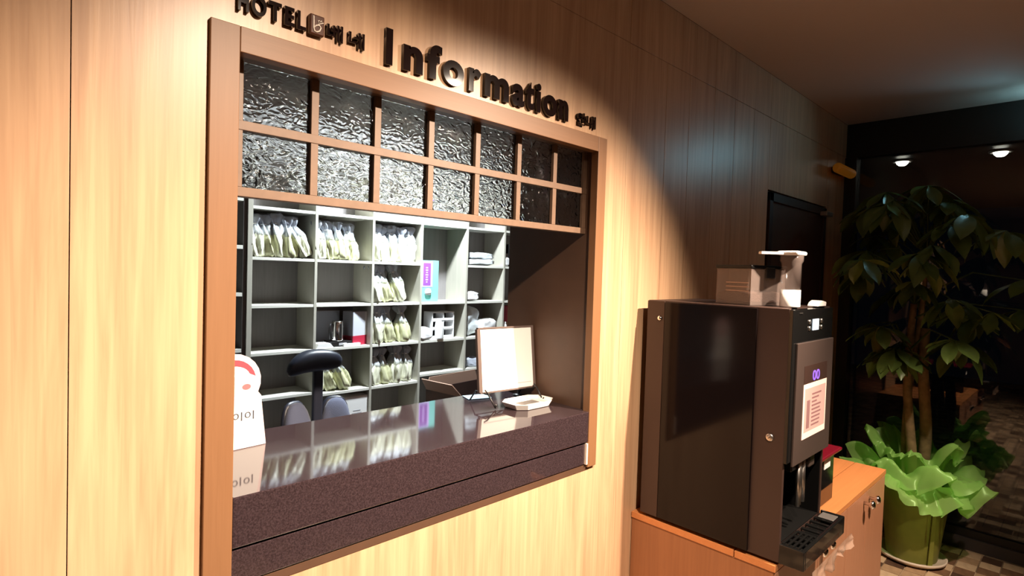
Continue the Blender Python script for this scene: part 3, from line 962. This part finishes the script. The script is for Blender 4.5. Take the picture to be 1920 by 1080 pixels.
for k in range(5):
    a = 2 * PI * k / 5 + 0.3
    lg5 = MB().tube([(0, -0.1, 0.12), (0.16 * math.cos(a), -0.1 + 0.16 * math.sin(a), 0.105), (0.29 * math.cos(a), -0.1 + 0.29 * math.sin(a), 0.075)], [0.026, 0.02, 0.014], 10).build('base_arm', 'chair_black', ch)
    MB().lathe([(0, -0.022), (0.026, -0.022), (0.028, 0), (0.026, 0.022), (0, 0.022)], 14, mtx=Matrix.Translation((0.29 * math.cos(a), -0.1 + 0.29 * math.sin(a), 0.029)) @ Matrix.Rotation(a, 4, 'Z') @ Matrix.Rotation(PI / 2, 4, 'X')).build('caster', 'black_plastic', lg5)

# ================================================================== ON THE COUNTER
CT = 1.186
# standing die-cut card
cs = empty('standing_card', (0.535, 0.325, CT), 0.10, label='white standing card with rounded red and pink top on the counter', cat='card')
def card_outline(k=1.0, dz=0.0):
    o = [(-0.102, 0.0), (0.088, 0.0)]
    o += [(0.070 * k + 0.002, 0.142)]
    for i in range(0, 15):
        a = -0.45 + (PI + 0.9) * i / 14
        o.append((-0.007 + 0.078 * k * math.cos(a), 0.187 + 0.078 * k * math.sin(a)))
    o += [(-0.086 * k, 0.142)]
    return o
MB().prism(card_outline(), -0.003, 0.003, 'XZ').build('card_sheet', 'white_edge', cs)
mb = MB()
o_ = [(-0.098, 0.002), (0.085, 0.002), (0.064, 0.135)] + [(-0.007 + 0.067 * math.cos(-0.5 + (PI + 1.0) * i / 14), 0.185 + 0.067 * math.sin(-0.5 + (PI + 1.0) * i / 14)) for i in range(15)] + [(-0.078, 0.135)]
mb.prism(o_, -0.0036, -0.003, 'XZ').build('white_print', 'white_paper', cs)
def arcband(r0, r1, a0, a1, c=(-0.007, 0.185), n=12):
    return [(c[0] + r1 * math.cos(a0 + (a1 - a0) * i / n), c[1] + r1 * math.sin(a0 + (a1 - a0) * i / n)) for i in range(n + 1)] + \
           [(c[0] + r0 * math.cos(a1 - (a1 - a0) * i / n), c[1] + 0.016 + (r0 - .016) * math.sin(a1 - (a1 - a0) * i / n)) for i in range(n + 1)]
MB().prism(arcband(0.046, 0.064, 0.22, PI - 0.22), -0.0042, -0.0036, 'XZ').build('red_arc', 'red_print', cs)
MB().prism([(-0.022, 0.215), (0.002, 0.213), (-0.010, 0.246)], -0.0047, -0.0042, 'XZ').build('white_peak', 'white_paper', cs)
MB().prism([(-0.007 + 0.050 * math.cos(2 * PI * i / 20), 0.172 + 0.030 * math.sin(2 * PI * i / 20)) for i in range(20)], -0.0041, -0.0036, 'XZ').build('pink_oval', 'pink_card', cs)
MB().prism([(0.030 + 0.012 * math.cos(2 * PI * i / 14), 0.171 + 0.008 * math.sin(2 * PI * i / 14)) for i in range(14)], -0.0046, -0.0041, 'XZ').build('dark_pink_spot', 'dark_pink', cs)
MB().prism([(-0.012 + 0.018 * math.cos(2 * PI * i / 14), 0.142 + 0.007 * math.sin(2 * PI * i / 14)) for i in range(14)], -0.0046, -0.0036, 'XZ').build('pale_pink_spot', 'white_edge', cs)
me = text_mesh('Sn.이이', 0.03, 0.0006, 0.0002, 'ink')
fit_mesh(me, -0.050, 0.052, 0.078, 0.102, -0.0037)
link('lettering', me, cs)
MB().prism([(0.0, 0.0), (0.085, 0.0), (0.0, 0.15)], -0.0015, 0.0015, 'YZ', Matrix.Translation((-0.005, 0.003, 0))).build('rear_strut', 'white_paper', cs)

# notice board on a wire stand
nb = empty('notice_stand', (1.545, 0.290, CT), -0.10, label='white framed notice sheet on a wire stand on the right end of the counter', cat='notice')
TI = Matrix.Translation((0, 0.0, 0.050)) @ Matrix.Rotation(-0.12, 4, 'X')
bw, bh = 0.128, 0.240
mb = MB()
mb.box(-bw - 0.015, -bw, -0.006, 0.008, 0, bh, TI).box(bw, bw + 0.010, -0.006, 0.008, 0, bh, TI).box(-bw - 0.010, bw + 0.010, -0.006, 0.008, bh, bh + 0.006, TI).box(-bw - 0.010, bw + 0.010, -0.006, 0.008, -0.006, 0, TI)
mb.build('board_frame', 'board_frame', nb)
MB().box(-bw, bw, -0.002, 0.006, 0, bh, TI).build('sheet', 'white_paper', nb)
MB().box(-bw + 0.01, bw - 0.01, -0.0027, -0.002, 0.018, 0.020, TI).build('print_line', 'grey_print', nb)
for sx in (-1, 1):
    MB().tube([(sx * 0.118, -0.075, 0.004), (sx * 0.122, -0.030, 0.050), (sx * 0.122, -0.012, 0.06)], 0.003, 8).tube([(sx * 0.118, -0.075, 0.004), (sx * 0.118, -0.078, 0.018)], 0.003, 8).tube([(sx * 0.122, -0.020, 0.046), (sx * 0.122, 0.05, 0.046), (sx * 0.124, 0.085, 0.004)], 0.003, 8).build('stand_leg', 'black_plastic', nb)
MB().tube([(-0.122, -0.02, 0.046), (0.0, 0.03, 0.040), (0.122, -0.02, 0.046)], 0.0025, 8).tube([(-0.122, 0.05, 0.046), (0.122, 0.05, 0.046)], 0.0025, 8).build('cross_wire', 'black_plastic', nb)
pn = empty('pen_holder', (1.655, 0.345, CT), label='thin pen on an upright wire holder beside the notice stand', cat='pen')
MB().tube([(0.0, 0.0, 0.006), (0.0, 0.0, 0.15)], 0.003, 8).build('upright_wire', 'grey_metal', pn)
MB().lathe([(0, 0), (0.022, 0), (0.022, 0.005), (0.006, 0.008), (0, 0.008)], 18).build('holder_base', 'black_plastic', pn)
MB().tube([(-0.012, -0.006, 0.09), (0.006, -0.006, 0.135), (0.016, -0.006, 0.16)], 0.004, 8).build('pen_barrel', 'black_plastic', pn)
MB().lathe([(0, -0.007), (0.008, -0.003), (0.008, 0.004), (0, 0.008)], 10, (-0.004, -0.006, 0.112)).build('clip', 'brushed', pn)
# payment tray
def tray(w, d, h):
    b = MB()
    ol = lambda s, z: [(x * s, y * s if abs(s) else y, z) for x, y in ((-w, -d * .55), (-w * .62, -d), (w * .62, -d), (w, -d * .55), (w, d * .55), (w * .62, d), (-w * .62, d), (-w, d * .55))]
    rings = [ol(0.86, 0.0), ol(1.0, h), ol(0.96, h), ol(0.84, h * 0.45)]
    vr = [[b.bm.verts.new(p) for p in r] for r in rings]
    for A, B_ in zip(vr[:-1], vr[1:]):
        for k in range(8):
            b.bm.faces.new((A[k], A[(k + 1) % 8], B_[(k + 1) % 8], B_[k]))
    b.bm.faces.new(vr[0][::-1]); b.bm.faces.new(vr[-1])
    return b
py = empty('money_tray', (1.562, 0.197, CT), 0.0, label='white money tray with cut corners before the notice stand', cat='tray')
tray(0.105, 0.064, 0.022).build('tray_dish', 'white_ceramic', py, 0.0015)
MB().rbox(-0.045, 0.045, -0.022, 0.022, 0.0101, 0.0125, 0.001, 1).build('tray_emblem', 'grey_metal', py)['label'] = 'dull grey oblong emblem'
bc = tag(MB().rbox(-0.05, 0.05, -0.035, 0.035, 0, 0.003, 0.001, 1).build('blue_card', mat('pale_blue_card', (0.55, 0.72, 0.80), 0.4)), 'pale blue card lying flat behind the notice stand', 'card')
bc.location = (1.495, 0.42, CT); bc.rotation_euler = (0, 0, -0.3)

# ================================================================== CABINET AND COFFEE MACHINE
CX0, CX1, CYF, CZ = 2.0, 3.485, -0.582, 0.72
cb = empty('low_cabinet', (2.74, -0.29, 0), label='orange-brown wooden low cabinet under the coffee machine', cat='cabinet')
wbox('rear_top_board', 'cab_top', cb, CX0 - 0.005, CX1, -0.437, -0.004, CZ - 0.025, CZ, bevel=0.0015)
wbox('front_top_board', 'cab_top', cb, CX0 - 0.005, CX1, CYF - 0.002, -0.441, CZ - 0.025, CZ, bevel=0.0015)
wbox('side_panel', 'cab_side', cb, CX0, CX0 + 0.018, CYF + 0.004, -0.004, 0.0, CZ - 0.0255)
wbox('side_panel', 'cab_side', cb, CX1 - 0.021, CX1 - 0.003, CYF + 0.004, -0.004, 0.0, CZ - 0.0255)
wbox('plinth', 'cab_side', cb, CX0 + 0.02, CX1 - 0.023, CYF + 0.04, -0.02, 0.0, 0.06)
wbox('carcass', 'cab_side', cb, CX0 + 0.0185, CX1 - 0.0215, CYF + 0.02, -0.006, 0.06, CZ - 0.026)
dx = [2.003, 2.450, 2.822, 3.135, 3.480]
for i in range(4):
    x0, x1 = dx[i] + 0.002, dx[i + 1] - 0.002
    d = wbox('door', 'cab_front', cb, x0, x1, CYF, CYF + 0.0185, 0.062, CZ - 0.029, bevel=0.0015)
    kx = x1 - 0.045 if i % 2 == 0 else x0 + 0.045
    MB().lathe([(0, 0), (0.008, 0), (0.007, 0.022), (0.019, 0.030), (0.020, 0.040), (0.012, 0.047), (0, 0.048)], 16, mtx=Matrix.Translation((kx, CYF, 0.648)) @ Matrix.Rotation(PI / 2, 4, 'X')).build('knob', 'chrome', d, world=True)

MZ0, MZ1 = CZ + 0.012, 1.602
MX0, MX1, MYB, MYF = 2.0, 2.415, -0.045, -0.592
cm = empty('coffee_machine', (2.21, -0.33, CZ + .001), label='tall dark brown coffee machine with glossy black side on the low cabinet', cat='coffee machine')
def cmw(name, m, *b, bevel=0.0): return wbox(name, m, cm, *b, bevel=bevel)
# body: side walls, back, top, floor, upper and lower blocks leaving a serving bay
mb = MB()
mb.box(MX0, MX0 + 0.016, MYF, MYB, MZ0, MZ1).box(MX1 - 0.016, MX1, MYF, MYB, MZ0, MZ1)
mb.box(MX0 + 0.016, MX1 - 0.016, MYB - 0.34, MYB, MZ0, MZ1).box(MX0 + 0.016, MX1 - 0.016, MYF + 0.03, MYB - 0.34, MZ1 - 0.35, MZ1)
mb.box(MX0 + 0.016, MX1 - 0.016, MYF + 0.004, MYB - 0.34, MZ0, MZ0 + 0.06)
mb.build('machine_body', 'machine_body', cm, 0.002, world=True)
o = cmw('side_panel', 'machine_gloss', MX0 - 0.010, MX0 - 0.0002, -0.487, -0.125, MZ0 + 0.004, MZ1 - 0.004, bevel=0.002)
o['label'] = 'glossy black side panel'
o2 = cmw('rear_side_strip', 'machine_body', MX0 - 0.006, MX0 - 0.0002, -0.122, MYB, MZ0 + 0.002, MZ1 - 0.002, bevel=0.001)
for z in (MZ1 - 0.07,):
    MB().lathe([(0, 0), (0.010, 0), (0.010, 0.004), (0.006, 0.007), (0, 0.008)], 14, mtx=Matrix.Translation((MX0 - 0.006, -0.102, z)) @ Matrix.Rotation(-PI / 2, 4, 'Y')).build('screw', 'chrome', cm, world=True)
lk = MB().lathe([(0, 0), (0.0135, 0), (0.0135, 0.004), (0.010, 0.006), (0, 0.006)], 20, mtx=Matrix.Translation((MX0, -0.545, 1.155)) @ Matrix.Rotation(-PI / 2, 4, 'Y')).build('lock', 'brushed', cm, world=True)
MB().box(-0.0012, 0.0012, -0.006, 0.006, 0, 0.001, Matrix.Translation((MX0 - 0.0062, -0.545, 1.155)) @ Matrix.Rotation(-PI / 2, 4, 'Y') @ Matrix.Rotation(0.7, 4, 'Z')).build('keyhole', 'black_plastic', lk, world=True)
# black liner of the serving bay
lm = MB()
lm.box(MX0 + 0.0162, MX1 - 0.0162, MYB - 0.346, MYB - 0.341, MZ0 + 0.061, MZ1 - 0.352)
lm.box(MX0 + 0.0162, MX0 + 0.020, MYF + 0.004, MYB - 0.346, MZ0 + 0.061, MZ1 - 0.352)
lm.box(MX1 - 0.020, MX1 - 0.0162, MYF + 0.004, MYB - 0.346, MZ0 + 0.061, MZ1 - 0.352)
lm.box(MX0 + 0.020, MX1 - 0.020, MYF + 0.004, MYB - 0.346, MZ0 + 0.061, MZ0 + 0.064)
lm.build('bay_liner', 'bay_black', cm, world=True)
# door front
dm = cmw('front_door', 'gloss_black', MX0 + 0.001, MX1 - 0.001, MYF - 0.012, MYF + 0.03, 1.075, MZ1 - 0.003, bevel=0.002)
fp = cmw('menu_panel', 'panel_grey', MX0 + 0.034, MX1 - 0.006, MYF - 0.020, MYF - 0.0122, 1.060, 1.484, bevel=0.002)
def front(name, m, par, x0, x1, z0, z1, t=0.0015, y=MYF - 0.020): return wbox(name, m, par, x0, x1, y - t, y, z0, z1)
px0, px1 = 2.105, 2.345
front('display_window', 'machine_body', fp, px0, px1, 1.335, 1.400, 0.0008)
front('backlit_card', 'backlit', fp, px0, px1, 1.140, 1.335, 0.0012)
front('card_picture', 'backlit_pic', fp, px0 + 0.014, px1 - 0.010, 1.163, 1.318, 0.0018)
mb = MB()
yq = MYF - 0.0218
mb.box(px0 + 0.035, px0 + 0.065, yq - .0005, yq, 1.175, 1.275)
rq = random.Random(5)
for k in range(9):
    w = rq.uniform(0.05, 0.10)
    mb.box(px0 + 0.085, px0 + 0.085 + w, yq - .0005, yq, 1.178 + k * .014, 1.184 + k * .014)
mb.build('card_lettering', 'backlit_ink', fp, world=True)
me = text_mesh('00', 0.04, 0.001, 0.0006, 'violet')
fit_mesh(me, 2.190 - fp.parent.location.x, 2.262 - fp.parent.location.x, 1.341 - cm.location.z, 1.378 - cm.location.z, MYF - 0.021 - cm.location.y)
link('led_digits', me, cm)
front('lcd_screen', 'lcd', dm, 2.190, 2.252, 1.522, 1.562, 0.002, MYF - 0.012)
for x in (2.158, 2.283):
    for z in (1.530, 1.553):
        MB().lathe([(0, 0), (0.0085, 0), (0.0085, 0.003), (0, 0.004)], 14, mtx=Matrix.Translation((x, MYF - 0.012, z)) @ Matrix.Rotation(PI / 2, 4, 'X')).build('button', 'brushed', cm, world=True)
MB().box(2.055, 2.085, MYF - 0.014, MYF - 0.0118, MZ1 - 0.018, MZ1 - 0.013).build('door_latch', 'brushed', cm, world=True)
# nozzles in the bay
nz = cmw('nozzle_block', 'black_plastic', 2.10, 2.34, -0.586, -0.40, 1.02, 1.075, bevel=0.004)
for x, yy in ((2.160, -0.590), (2.184, -0.586), (2.225, -0.584)):
    MB().tube([(x, yy, 1.06), (x, yy, 0.885)], 0.0085, 12).build('spout', 'brushed', nz, world=True)
MB().rbox(2.27, 2.33, -0.59, -0.55, 1.0, 1.06, 0.006).build('cup_guide', 'panel_grey', cm, world=True)
# drip tray
dt = MB()
TX0, TX1, TY0 = 2.002, 2.440, -0.672
dt.box(TX0, TX0 + 0.014, TY0, MYF + 0.003, MZ0 - 0.002, 0.797).box(TX1 - 0.014, TX1, TY0, MYF + 0.003, MZ0 - 0.002, 0.797)
dt.box(TX0 + 0.014, TX1 - 0.014, TY0, TY0 + 0.014, MZ0 - 0.002, 0.797).box(TX0 + 0.014, TX1 - 0.014, TY0 + 0.014, MYB - 0.34, MZ0, 0.770)
dtr = dt.build('drip_tray', 'gloss_black', cm, 0.003, world=True)
for k in range(9):
    x = TX0 + 0.03 + k * 0.046
    MB().rbox(x, x + 0.016, TY0 + 0.018, MYB - 0.36, 0.782, 0.790, 0.003).build('grille_bar', 'gloss_black', dtr, world=True)
for k in range(4):
    MB().rbox(TX0 + 0.018, TX0 + 0.16, -0.650 + k * 0.017, -0.642 + k * 0.017, 0.790, 0.797, 0.002).build('grille_rib', 'gloss_black', dtr, world=True)
MB().rbox(2.36, 2.42, -0.655, -0.60, 0.791, 0.796, 0.002).build('overflow_plate', 'grey_metal', dtr, world=True)
for sx in (MX0 + 0.02, MX1 - 0.05):
    for sy in (-0.56, -0.10):
        MB().lathe([(0, 0), (0.014, 0), (0.016, 0.012), (0, 0.012)], 12, (sx + 0.015, sy, CZ + 0.001)).build('foot', 'black_plastic', cm, world=True)
# added crumpled sheet, coloured to stand in for brown reflections below the tray
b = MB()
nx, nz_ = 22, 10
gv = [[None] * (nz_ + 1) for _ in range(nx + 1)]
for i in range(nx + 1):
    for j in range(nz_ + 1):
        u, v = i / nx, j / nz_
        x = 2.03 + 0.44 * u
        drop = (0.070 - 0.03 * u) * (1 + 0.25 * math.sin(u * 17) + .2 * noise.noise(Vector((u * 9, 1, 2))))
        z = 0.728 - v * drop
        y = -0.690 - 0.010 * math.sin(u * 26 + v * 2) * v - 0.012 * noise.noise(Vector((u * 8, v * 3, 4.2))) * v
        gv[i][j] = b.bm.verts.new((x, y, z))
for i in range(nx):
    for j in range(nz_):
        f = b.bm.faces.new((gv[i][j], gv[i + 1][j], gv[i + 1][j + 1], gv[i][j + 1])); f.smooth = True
reflection_sheet = b.build('painted_reflection', mat('reflection_tint', (0.42, 0.29, 0.22), 0.2, coat=0.6, alpha=0.6))
tag(reflection_sheet, 'added crumpled sheet coloured like pale brown reflections below the drip tray', 'plastic sheet')

# ---- things on the machine
MT = MZ1 + 0.001
cn = empty('storage_box', (2.150, -0.390, MT), math.atan2(0.2, 0.076) - PI / 2, label='clear square container with a black lid on the coffee machine', cat='container')
w = 0.085
mb = MB()
for a in ((-w, -w + .003, -w, w), (w - .003, w, -w, w), (-w + .003, w - .003, -w, -w + .003), (-w + .003, w - .003, w - .003, w)):
    mb.box(a[0], a[1], a[2], a[3], 0.003, 0.135)
mb.box(-w, w, -w, w, 0, 0.003)
mb.build('clear_body', 'clear', cn)
MB().rbox(-w - 0.004, w + 0.004, -w - 0.004, w + 0.004, 0.135, 0.147, 0.003).build('lid', 'bay_black', cn)
MB().rbox(-0.022, 0.022, -w - 0.012, -w - 0.0045, 0.100, 0.140, 0.003).build('clasp', 'black_plastic', cn)
b = MB(); b.merge(pillow(2 * w - .012, 2 * w - .012, 0.05, 3, 0.004), Matrix.Translation((0, 0, 0.0035)))
b.build('contents', 'beans', cn)
for z in (0.05, 0.065, 0.08):
    MB().box(-w - .0006, -w, -w + .01, w - .05, z, z + .004).build('gauge_line', 'brown_flap', cn)
bt = empty('clear_dispenser', (2.128, -0.545, MT), label='clear cylinder with white base and white spouted lid on the coffee machine', cat='dispenser')
MB().lathe([(0, 0), (0.033, 0), (0.034, 0.004), (0.034, 0.062), (0, 0.062)], 26).build('white_base', 'white_plastic', bt)
MB().lathe([(0.0335, 0.062), (0.0335, 0.155), (0.039, 0.165), (0.039, 0.185), (0.036, 0.185), (0.036, 0.166), (0.031, 0.156), (0.031, 0.062)], 26).build('clear_cylinder', 'clear', bt)
MB().rbox(-0.045, 0.050, -0.036, 0.036, 0.185, 0.200, 0.006).build('lid', 'white_plastic', bt)
MB().prism([(-0.115, -0.012), (-0.04, -0.022), (-0.04, 0.022), (-0.115, 0.012)], 0.187, 0.196, 'XY', Matrix.Rotation(-0.75, 4, 'Z')).build('spout', 'white_plastic', bt)
wc = tag(MB().prism([(-0.045, 0), (0.045, 0), (0.047, 0.016), (0.0, 0.022), (-0.03, 0.014)], -0.02, 0.02, 'XZ').build('folded_napkin', 'white_paper', None, 0.002), 'small white folded napkin at the right front of the coffee machine top', 'napkin')
wc.location = (2.365, -0.560, MT)

# ---- black box with red lid to the right of the machine
kb = empty('cup_box', (2.66, -0.35, CZ + .001), label='low black box with a red lid right of the coffee machine', cat='box')
MB().rbox(-0.19, 0.16, -0.17, 0.20, 0, 0.225, 0.004).build('box_body', 'gloss_black', kb)
MB().rbox(-0.195, 0.165, -0.200, 0.205, 0.2255, 0.240, 0.005).build('lid', 'red_lid', kb)['label'] = 'glossy red lid'
MB().box(0.02, 0.10, -0.1725, -0.170, 0.16, 0.20).build('front_label', 'white_paper', kb)

# ================================================================== PLANT IN THE CORNER
PX, PY = 4.22, -0.585
pl = empty('potted_tree', (PX, PY, 0.001 + 0.007), label='tall leafy tree in an olive wrapped pot with lime green ruffle', cat='plant')
MB().lathe([(0, 0), (0.150, 0), (0.178, 0.018), (0.182, 0.034), (0.174, 0.034), (0.165, 0.018), (0, 0.012)], 36).build('saucer', 'saucer', pl)
# wrapped pot with soft vertical folds
b = MB()
seg = 48
prof = [(0.128, 0.013), (0.132, 0.02), (0.150, 0.18), (0.170, 0.36), (0.182, 0.46), (0.176, 0.47), (0.170, 0.44)]
rings = []
for r, z in prof:
    ring = []
    for k in range(seg):
        a = 2 * PI * k / seg
        f = 1 + 0.016 * noise.noise(Vector((math.cos(a) * 3, math.sin(a) * 3, z * 2.0))) + 0.006 * math.sin(a * 9 + z * 3)
        ring.append(b.bm.verts.new((r * f * math.cos(a), r * f * math.sin(a), z)))
    rings.append(ring)
for A, B_ in zip(rings[:-1], rings[1:]):
    for k in range(seg):
        f = b.bm.faces.new((A[k], A[(k + 1) % seg], B_[(k + 1) % seg], B_[k])); f.smooth = True
b.bm.faces.new(rings[0][::-1])
b.build('wrapped_pot', 'pot_wrap', pl)
b = MB()
b.prism([(0.002, -0.002), (0.03, 0.0), (0.004, 0.44), (-0.012, 0.44)], 0, 0.004, 'XZ', Matrix.Rotation(-0.75, 4, 'Z') @ Matrix.Translation((-0.01, -0.148, 0.02)) @ Matrix.Rotation(0.105, 4, 'X'))
b.build('wrap_seam', 'pot_wrap', pl)
MB().lathe([(0, 0.425), (0.12, 0.43), (0.175, 0.425)], 30).build('soil', 'soil', pl)
# trunks
def trunk(x0, y0, x1, y1, r0, r1, h, seed):
    pts, rd = [], []
    for k in range(13):
        u = k / 12
        pts.append((x0 + (x1 - x0) * u + 0.018 * math.sin(u * 7 + seed), y0 + (y1 - y0) * u + 0.018 * math.cos(u * 6 + seed), 0.42 + h * u))
        rd.append(r0 + (r1 - r0) * u)
    MB().tube(pts, rd, 12).build('trunk', 'bark', pl)
    return pts
trA = trunk(0.03, -0.02, 0.03, -0.02, 0.036, 0.026, 1.00, 1.0)
trB = trunk(-0.035, 0.025, -0.06, 0.05, 0.030, 0.018, 1.15, 2.4)
trC = trunk(0.0, 0.06, 0.05, 0.02, 0.024, 0.012, 1.45, 4.0)

# organza ruffle: crumpled skirts
def skirt(z0, r0, r1, lift, drop, seed, waves, amp, name='organza_ruffle'):
    b = MB()
    SG, RG = 220, 18
    vs = []
    rdg = lambda p: 1 - 2 * abs(noise.noise(p))
    for j in range(RG + 1):
        v = j / RG
        ring = []
        for k in range(SG):
            a = 2 * PI * k / SG
            ca, sa = math.cos(a), math.sin(a)
            nn = noise.noise(Vector((ca * 1.5 + seed, sa * 1.5, v * .6)))
            n2 = rdg(Vector((ca * 3.2 + seed, sa * 3.2, v * 1.6 + 3)))
            n3 = rdg(Vector((ca * 7 + seed, sa * 7, v * 4 + 7)))
            wv = math.sin(a * waves + seed + 3.2 * nn)
            wv = math.copysign(abs(wv) ** 0.8, wv)
            r = r0 + (r1 - r0) * v * (1 + 0.34 * nn) + amp * 0.40 * wv * v + 0.035 * n2 * v * v
            z = z0 + lift * math.sin(v * PI * 0.62) - drop * v * v + amp * wv * v ** 0.8 + 0.050 * n2 * v + 0.016 * n3 * v + 0.09 * nn * v
            t = a + 0.16 * n2 * v + 0.05 * n3 * v
            ring.append(b.bm.verts.new((r * math.cos(t), r * math.sin(t), z)))
        vs.append(ring)
    for A, B_ in zip(vs[:-1], vs[1:]):
        for k in range(SG):
            f = b.bm.faces.new((A[k], A[(k + 1) % SG], B_[(k + 1) % SG], B_[k])); f.smooth = True
    return b.build(name, 'organza', pl)
skirt(0.465, 0.150, 0.345, 0.07, 0.10, 1.3, 7, 0.050)
skirt(0.475, 0.130, 0.320, 0.15, 0.09, 5.1, 6, 0.058)
skirt(0.485, 0.110, 0.235, 0.22, 0.02, 9.4, 6, 0.055)

# palmate leaves; leaflets share mesh data
def leaflet_mesh(L, W, droop, curl, seed):
    b = MB()
    n = 8
    rows = []
    for i in range(n + 1):
        u = i / n
        w = W * math.sin(PI * min(1, u ** 1.25)) ** 0.85 * (0.86 + 0.14 * u)
        x = L * u
        z = -droop * u * u
        if i in (0, n): w = 0.0015
        rows.append([b.bm.verts.new((x, s * w, z + (abs(s) * curl * w) + 0.004 * math.sin(u * 9 + s * 3 + seed))) for s in (-1, -0.5, 0, 0.5, 1)])
    for A, B_ in zip(rows[:-1], rows[1:]):
        for k in range(4):
            f = b.bm.faces.new((A[k], A[k + 1], B_[k + 1], B_[k])); f.smooth = True
    return b.mesh('leaflet', 'leaf')
LM = [leaflet_mesh(0.20, 0.044, 0.05, 0.25, 1), leaflet_mesh(0.22, 0.048, 0.08, 0.2, 2), leaflet_mesh(0.18, 0.040, 0.03, 0.3, 3), leaflet_mesh(0.24, 0.052, 0.11, 0.2, 4)]
rl = random.Random(11)
srcs = trA[7:] + trB[7:] + trC[7:]
nl = 0
while nl < 48:
    # crown: a spheroid about the trunk tops
    a, cz_ = rl.uniform(0, 2 * PI), rl.uniform(-1, 1)
    rr = math.sqrt(1 - cz_ * cz_) * rl.uniform(0.45, 1.0)
    tip = Vector((-0.08 + 0.54 * rr * math.cos(a), 0.05 + 0.54 * rr * math.sin(a), 1.76 + 0.52 * cz_))
    if PX + tip.x > XE - 0.19 or PY + tip.y > -0.26: continue
    base = Vector(min(srcs, key=lambda p: (Vector(p) - tip - Vector((0, 0, -0.12))).length))
    mid = (base + tip) / 2 + Vector((0, 0, 0.09))
    lf = MB().tube([base, mid, tip], [0.006, 0.0045, 0.0035], 6).build('leaf', 'petiole', pl)
    out = (tip - base); az = math.atan2(out.y, out.x)
    k = rl.choice((5, 6, 6, 7)) if nl > 6 else 5
    for q in range(k):
        da = (q - (k - 1) / 2) * (2 * PI / (k + 0.6))
        s = rl.uniform(0.8, 1.1) * (1.0 - 0.12 * abs(da) / PI)
        pitch_ = rl.uniform(0.15, 0.75)
        dirx = PX + tip.x + 0.2 * math.cos(az + da)
        if dirx > XE - 0.03: s *= 0.55
        if PY + tip.y + 0.24 * math.sin(az + da) > -0.03: s *= 0.5
        link('leaflet', rl.choice(LM), lf, tip, (rl.uniform(-.3, .3), pitch_, az + da), (s, s, s))
    nl += 1

# ================================================================== LAMPS (fixtures)
def downlight(x, y, z, label, m, group=None):
    t = empty('downlight', (x, y, z), label=label, cat='lamp', group=group)
    MB().lathe([(0.085, 0), (0.085, -0.012), (0.068, -0.016), (0.062, -0.004), (0.062, 0)], 28).build('trim_ring', 'grey_metal', t)
    MB().lathe([(0.0, -0.052), (0.028, -0.046), (0.046, -0.028), (0.054, -0.006), (0, -0.004)], 20).build('bulb', m, t)
    return t
downlight(0.80, -1.45, ZC - .001, 'ceiling downlight before the left part of the panelled wall', 'bulb')
downlight(2.70, -1.62, ZC - .001, 'ceiling downlight in front of the low cabinet', 'bulb')
downlight(6.39, -0.70, ZC + .019, 'bright porch lamp behind the glass, at the upper right corner', 'bulb')
downlight(2.10, -1.45, ZC - .001, 'ceiling downlight aimed at the reception window', 'bulb')
downlight(6.39, 0.01, ZC + .019, 'bright porch lamp behind the glass, nearer of the left pair', 'bulb')
downlight(8.86, 0.17, ZC + .019, 'dim porch lamp behind the glass, farther of the left pair', 'dim_bulb')
downlight(8.86, -0.95, ZC + .019, 'dim porch lamp behind the glass, far right of the two dim ones', 'dim_bulb')
cl = empty('ceiling_light', (1.98, 1.34, 2.744), label='square cool white ceiling light in the staff room', cat='lamp')
MB().box(-0.09, 0.09, -0.09, 0.09, -0.03, 0).build('light_housing', 'white_plastic', cl)
MB().box(-0.08, 0.08, -0.08, 0.08, -0.034, -0.0302).build('diffuser', 'panel_glow', cl)
ld = empty('led_strip', (4.45, -1.08, 2.64), label='cyan white accent lamp near the ceiling by the glass', cat='lamp')
MB().rbox(-0.05, 0.05, -0.05, 0.05, -0.06, 0.0, 0.01).build('lamp_body', 'black_frame', ld)
MB().lathe([(0, 0), (0.035, 0), (0.03, 0.012), (0, 0.014)], 18).build('lens', 'cyan_glow', ld)
MB().tube([(0, 0, 0.01), (0.06, 0, 0.08), (0.06, 0, ZC - 2.64)], 0.006, 8).build('stem', 'black_frame', ld)
# amber wall lamp by the door corner
al = empty('wall_lamp', (4.44, -0.002, 2.474), label='oblong amber wall lamp high in the corner by the dark door', cat='lamp')
MB().tube([(-0.20, -0.05, 0.0), (-0.17, -0.055, 0), (0.13, -0.055, 0), (0.16, -0.05, 0)], [0.02, 0.034, 0.034, 0.02], 16).build('amber_tube', 'amber', al)
MB().rbox(-0.12, 0.08, -0.022, 0.0, -0.02, 0.02, 0.004).build('wall_bracket', 'black_frame', al)
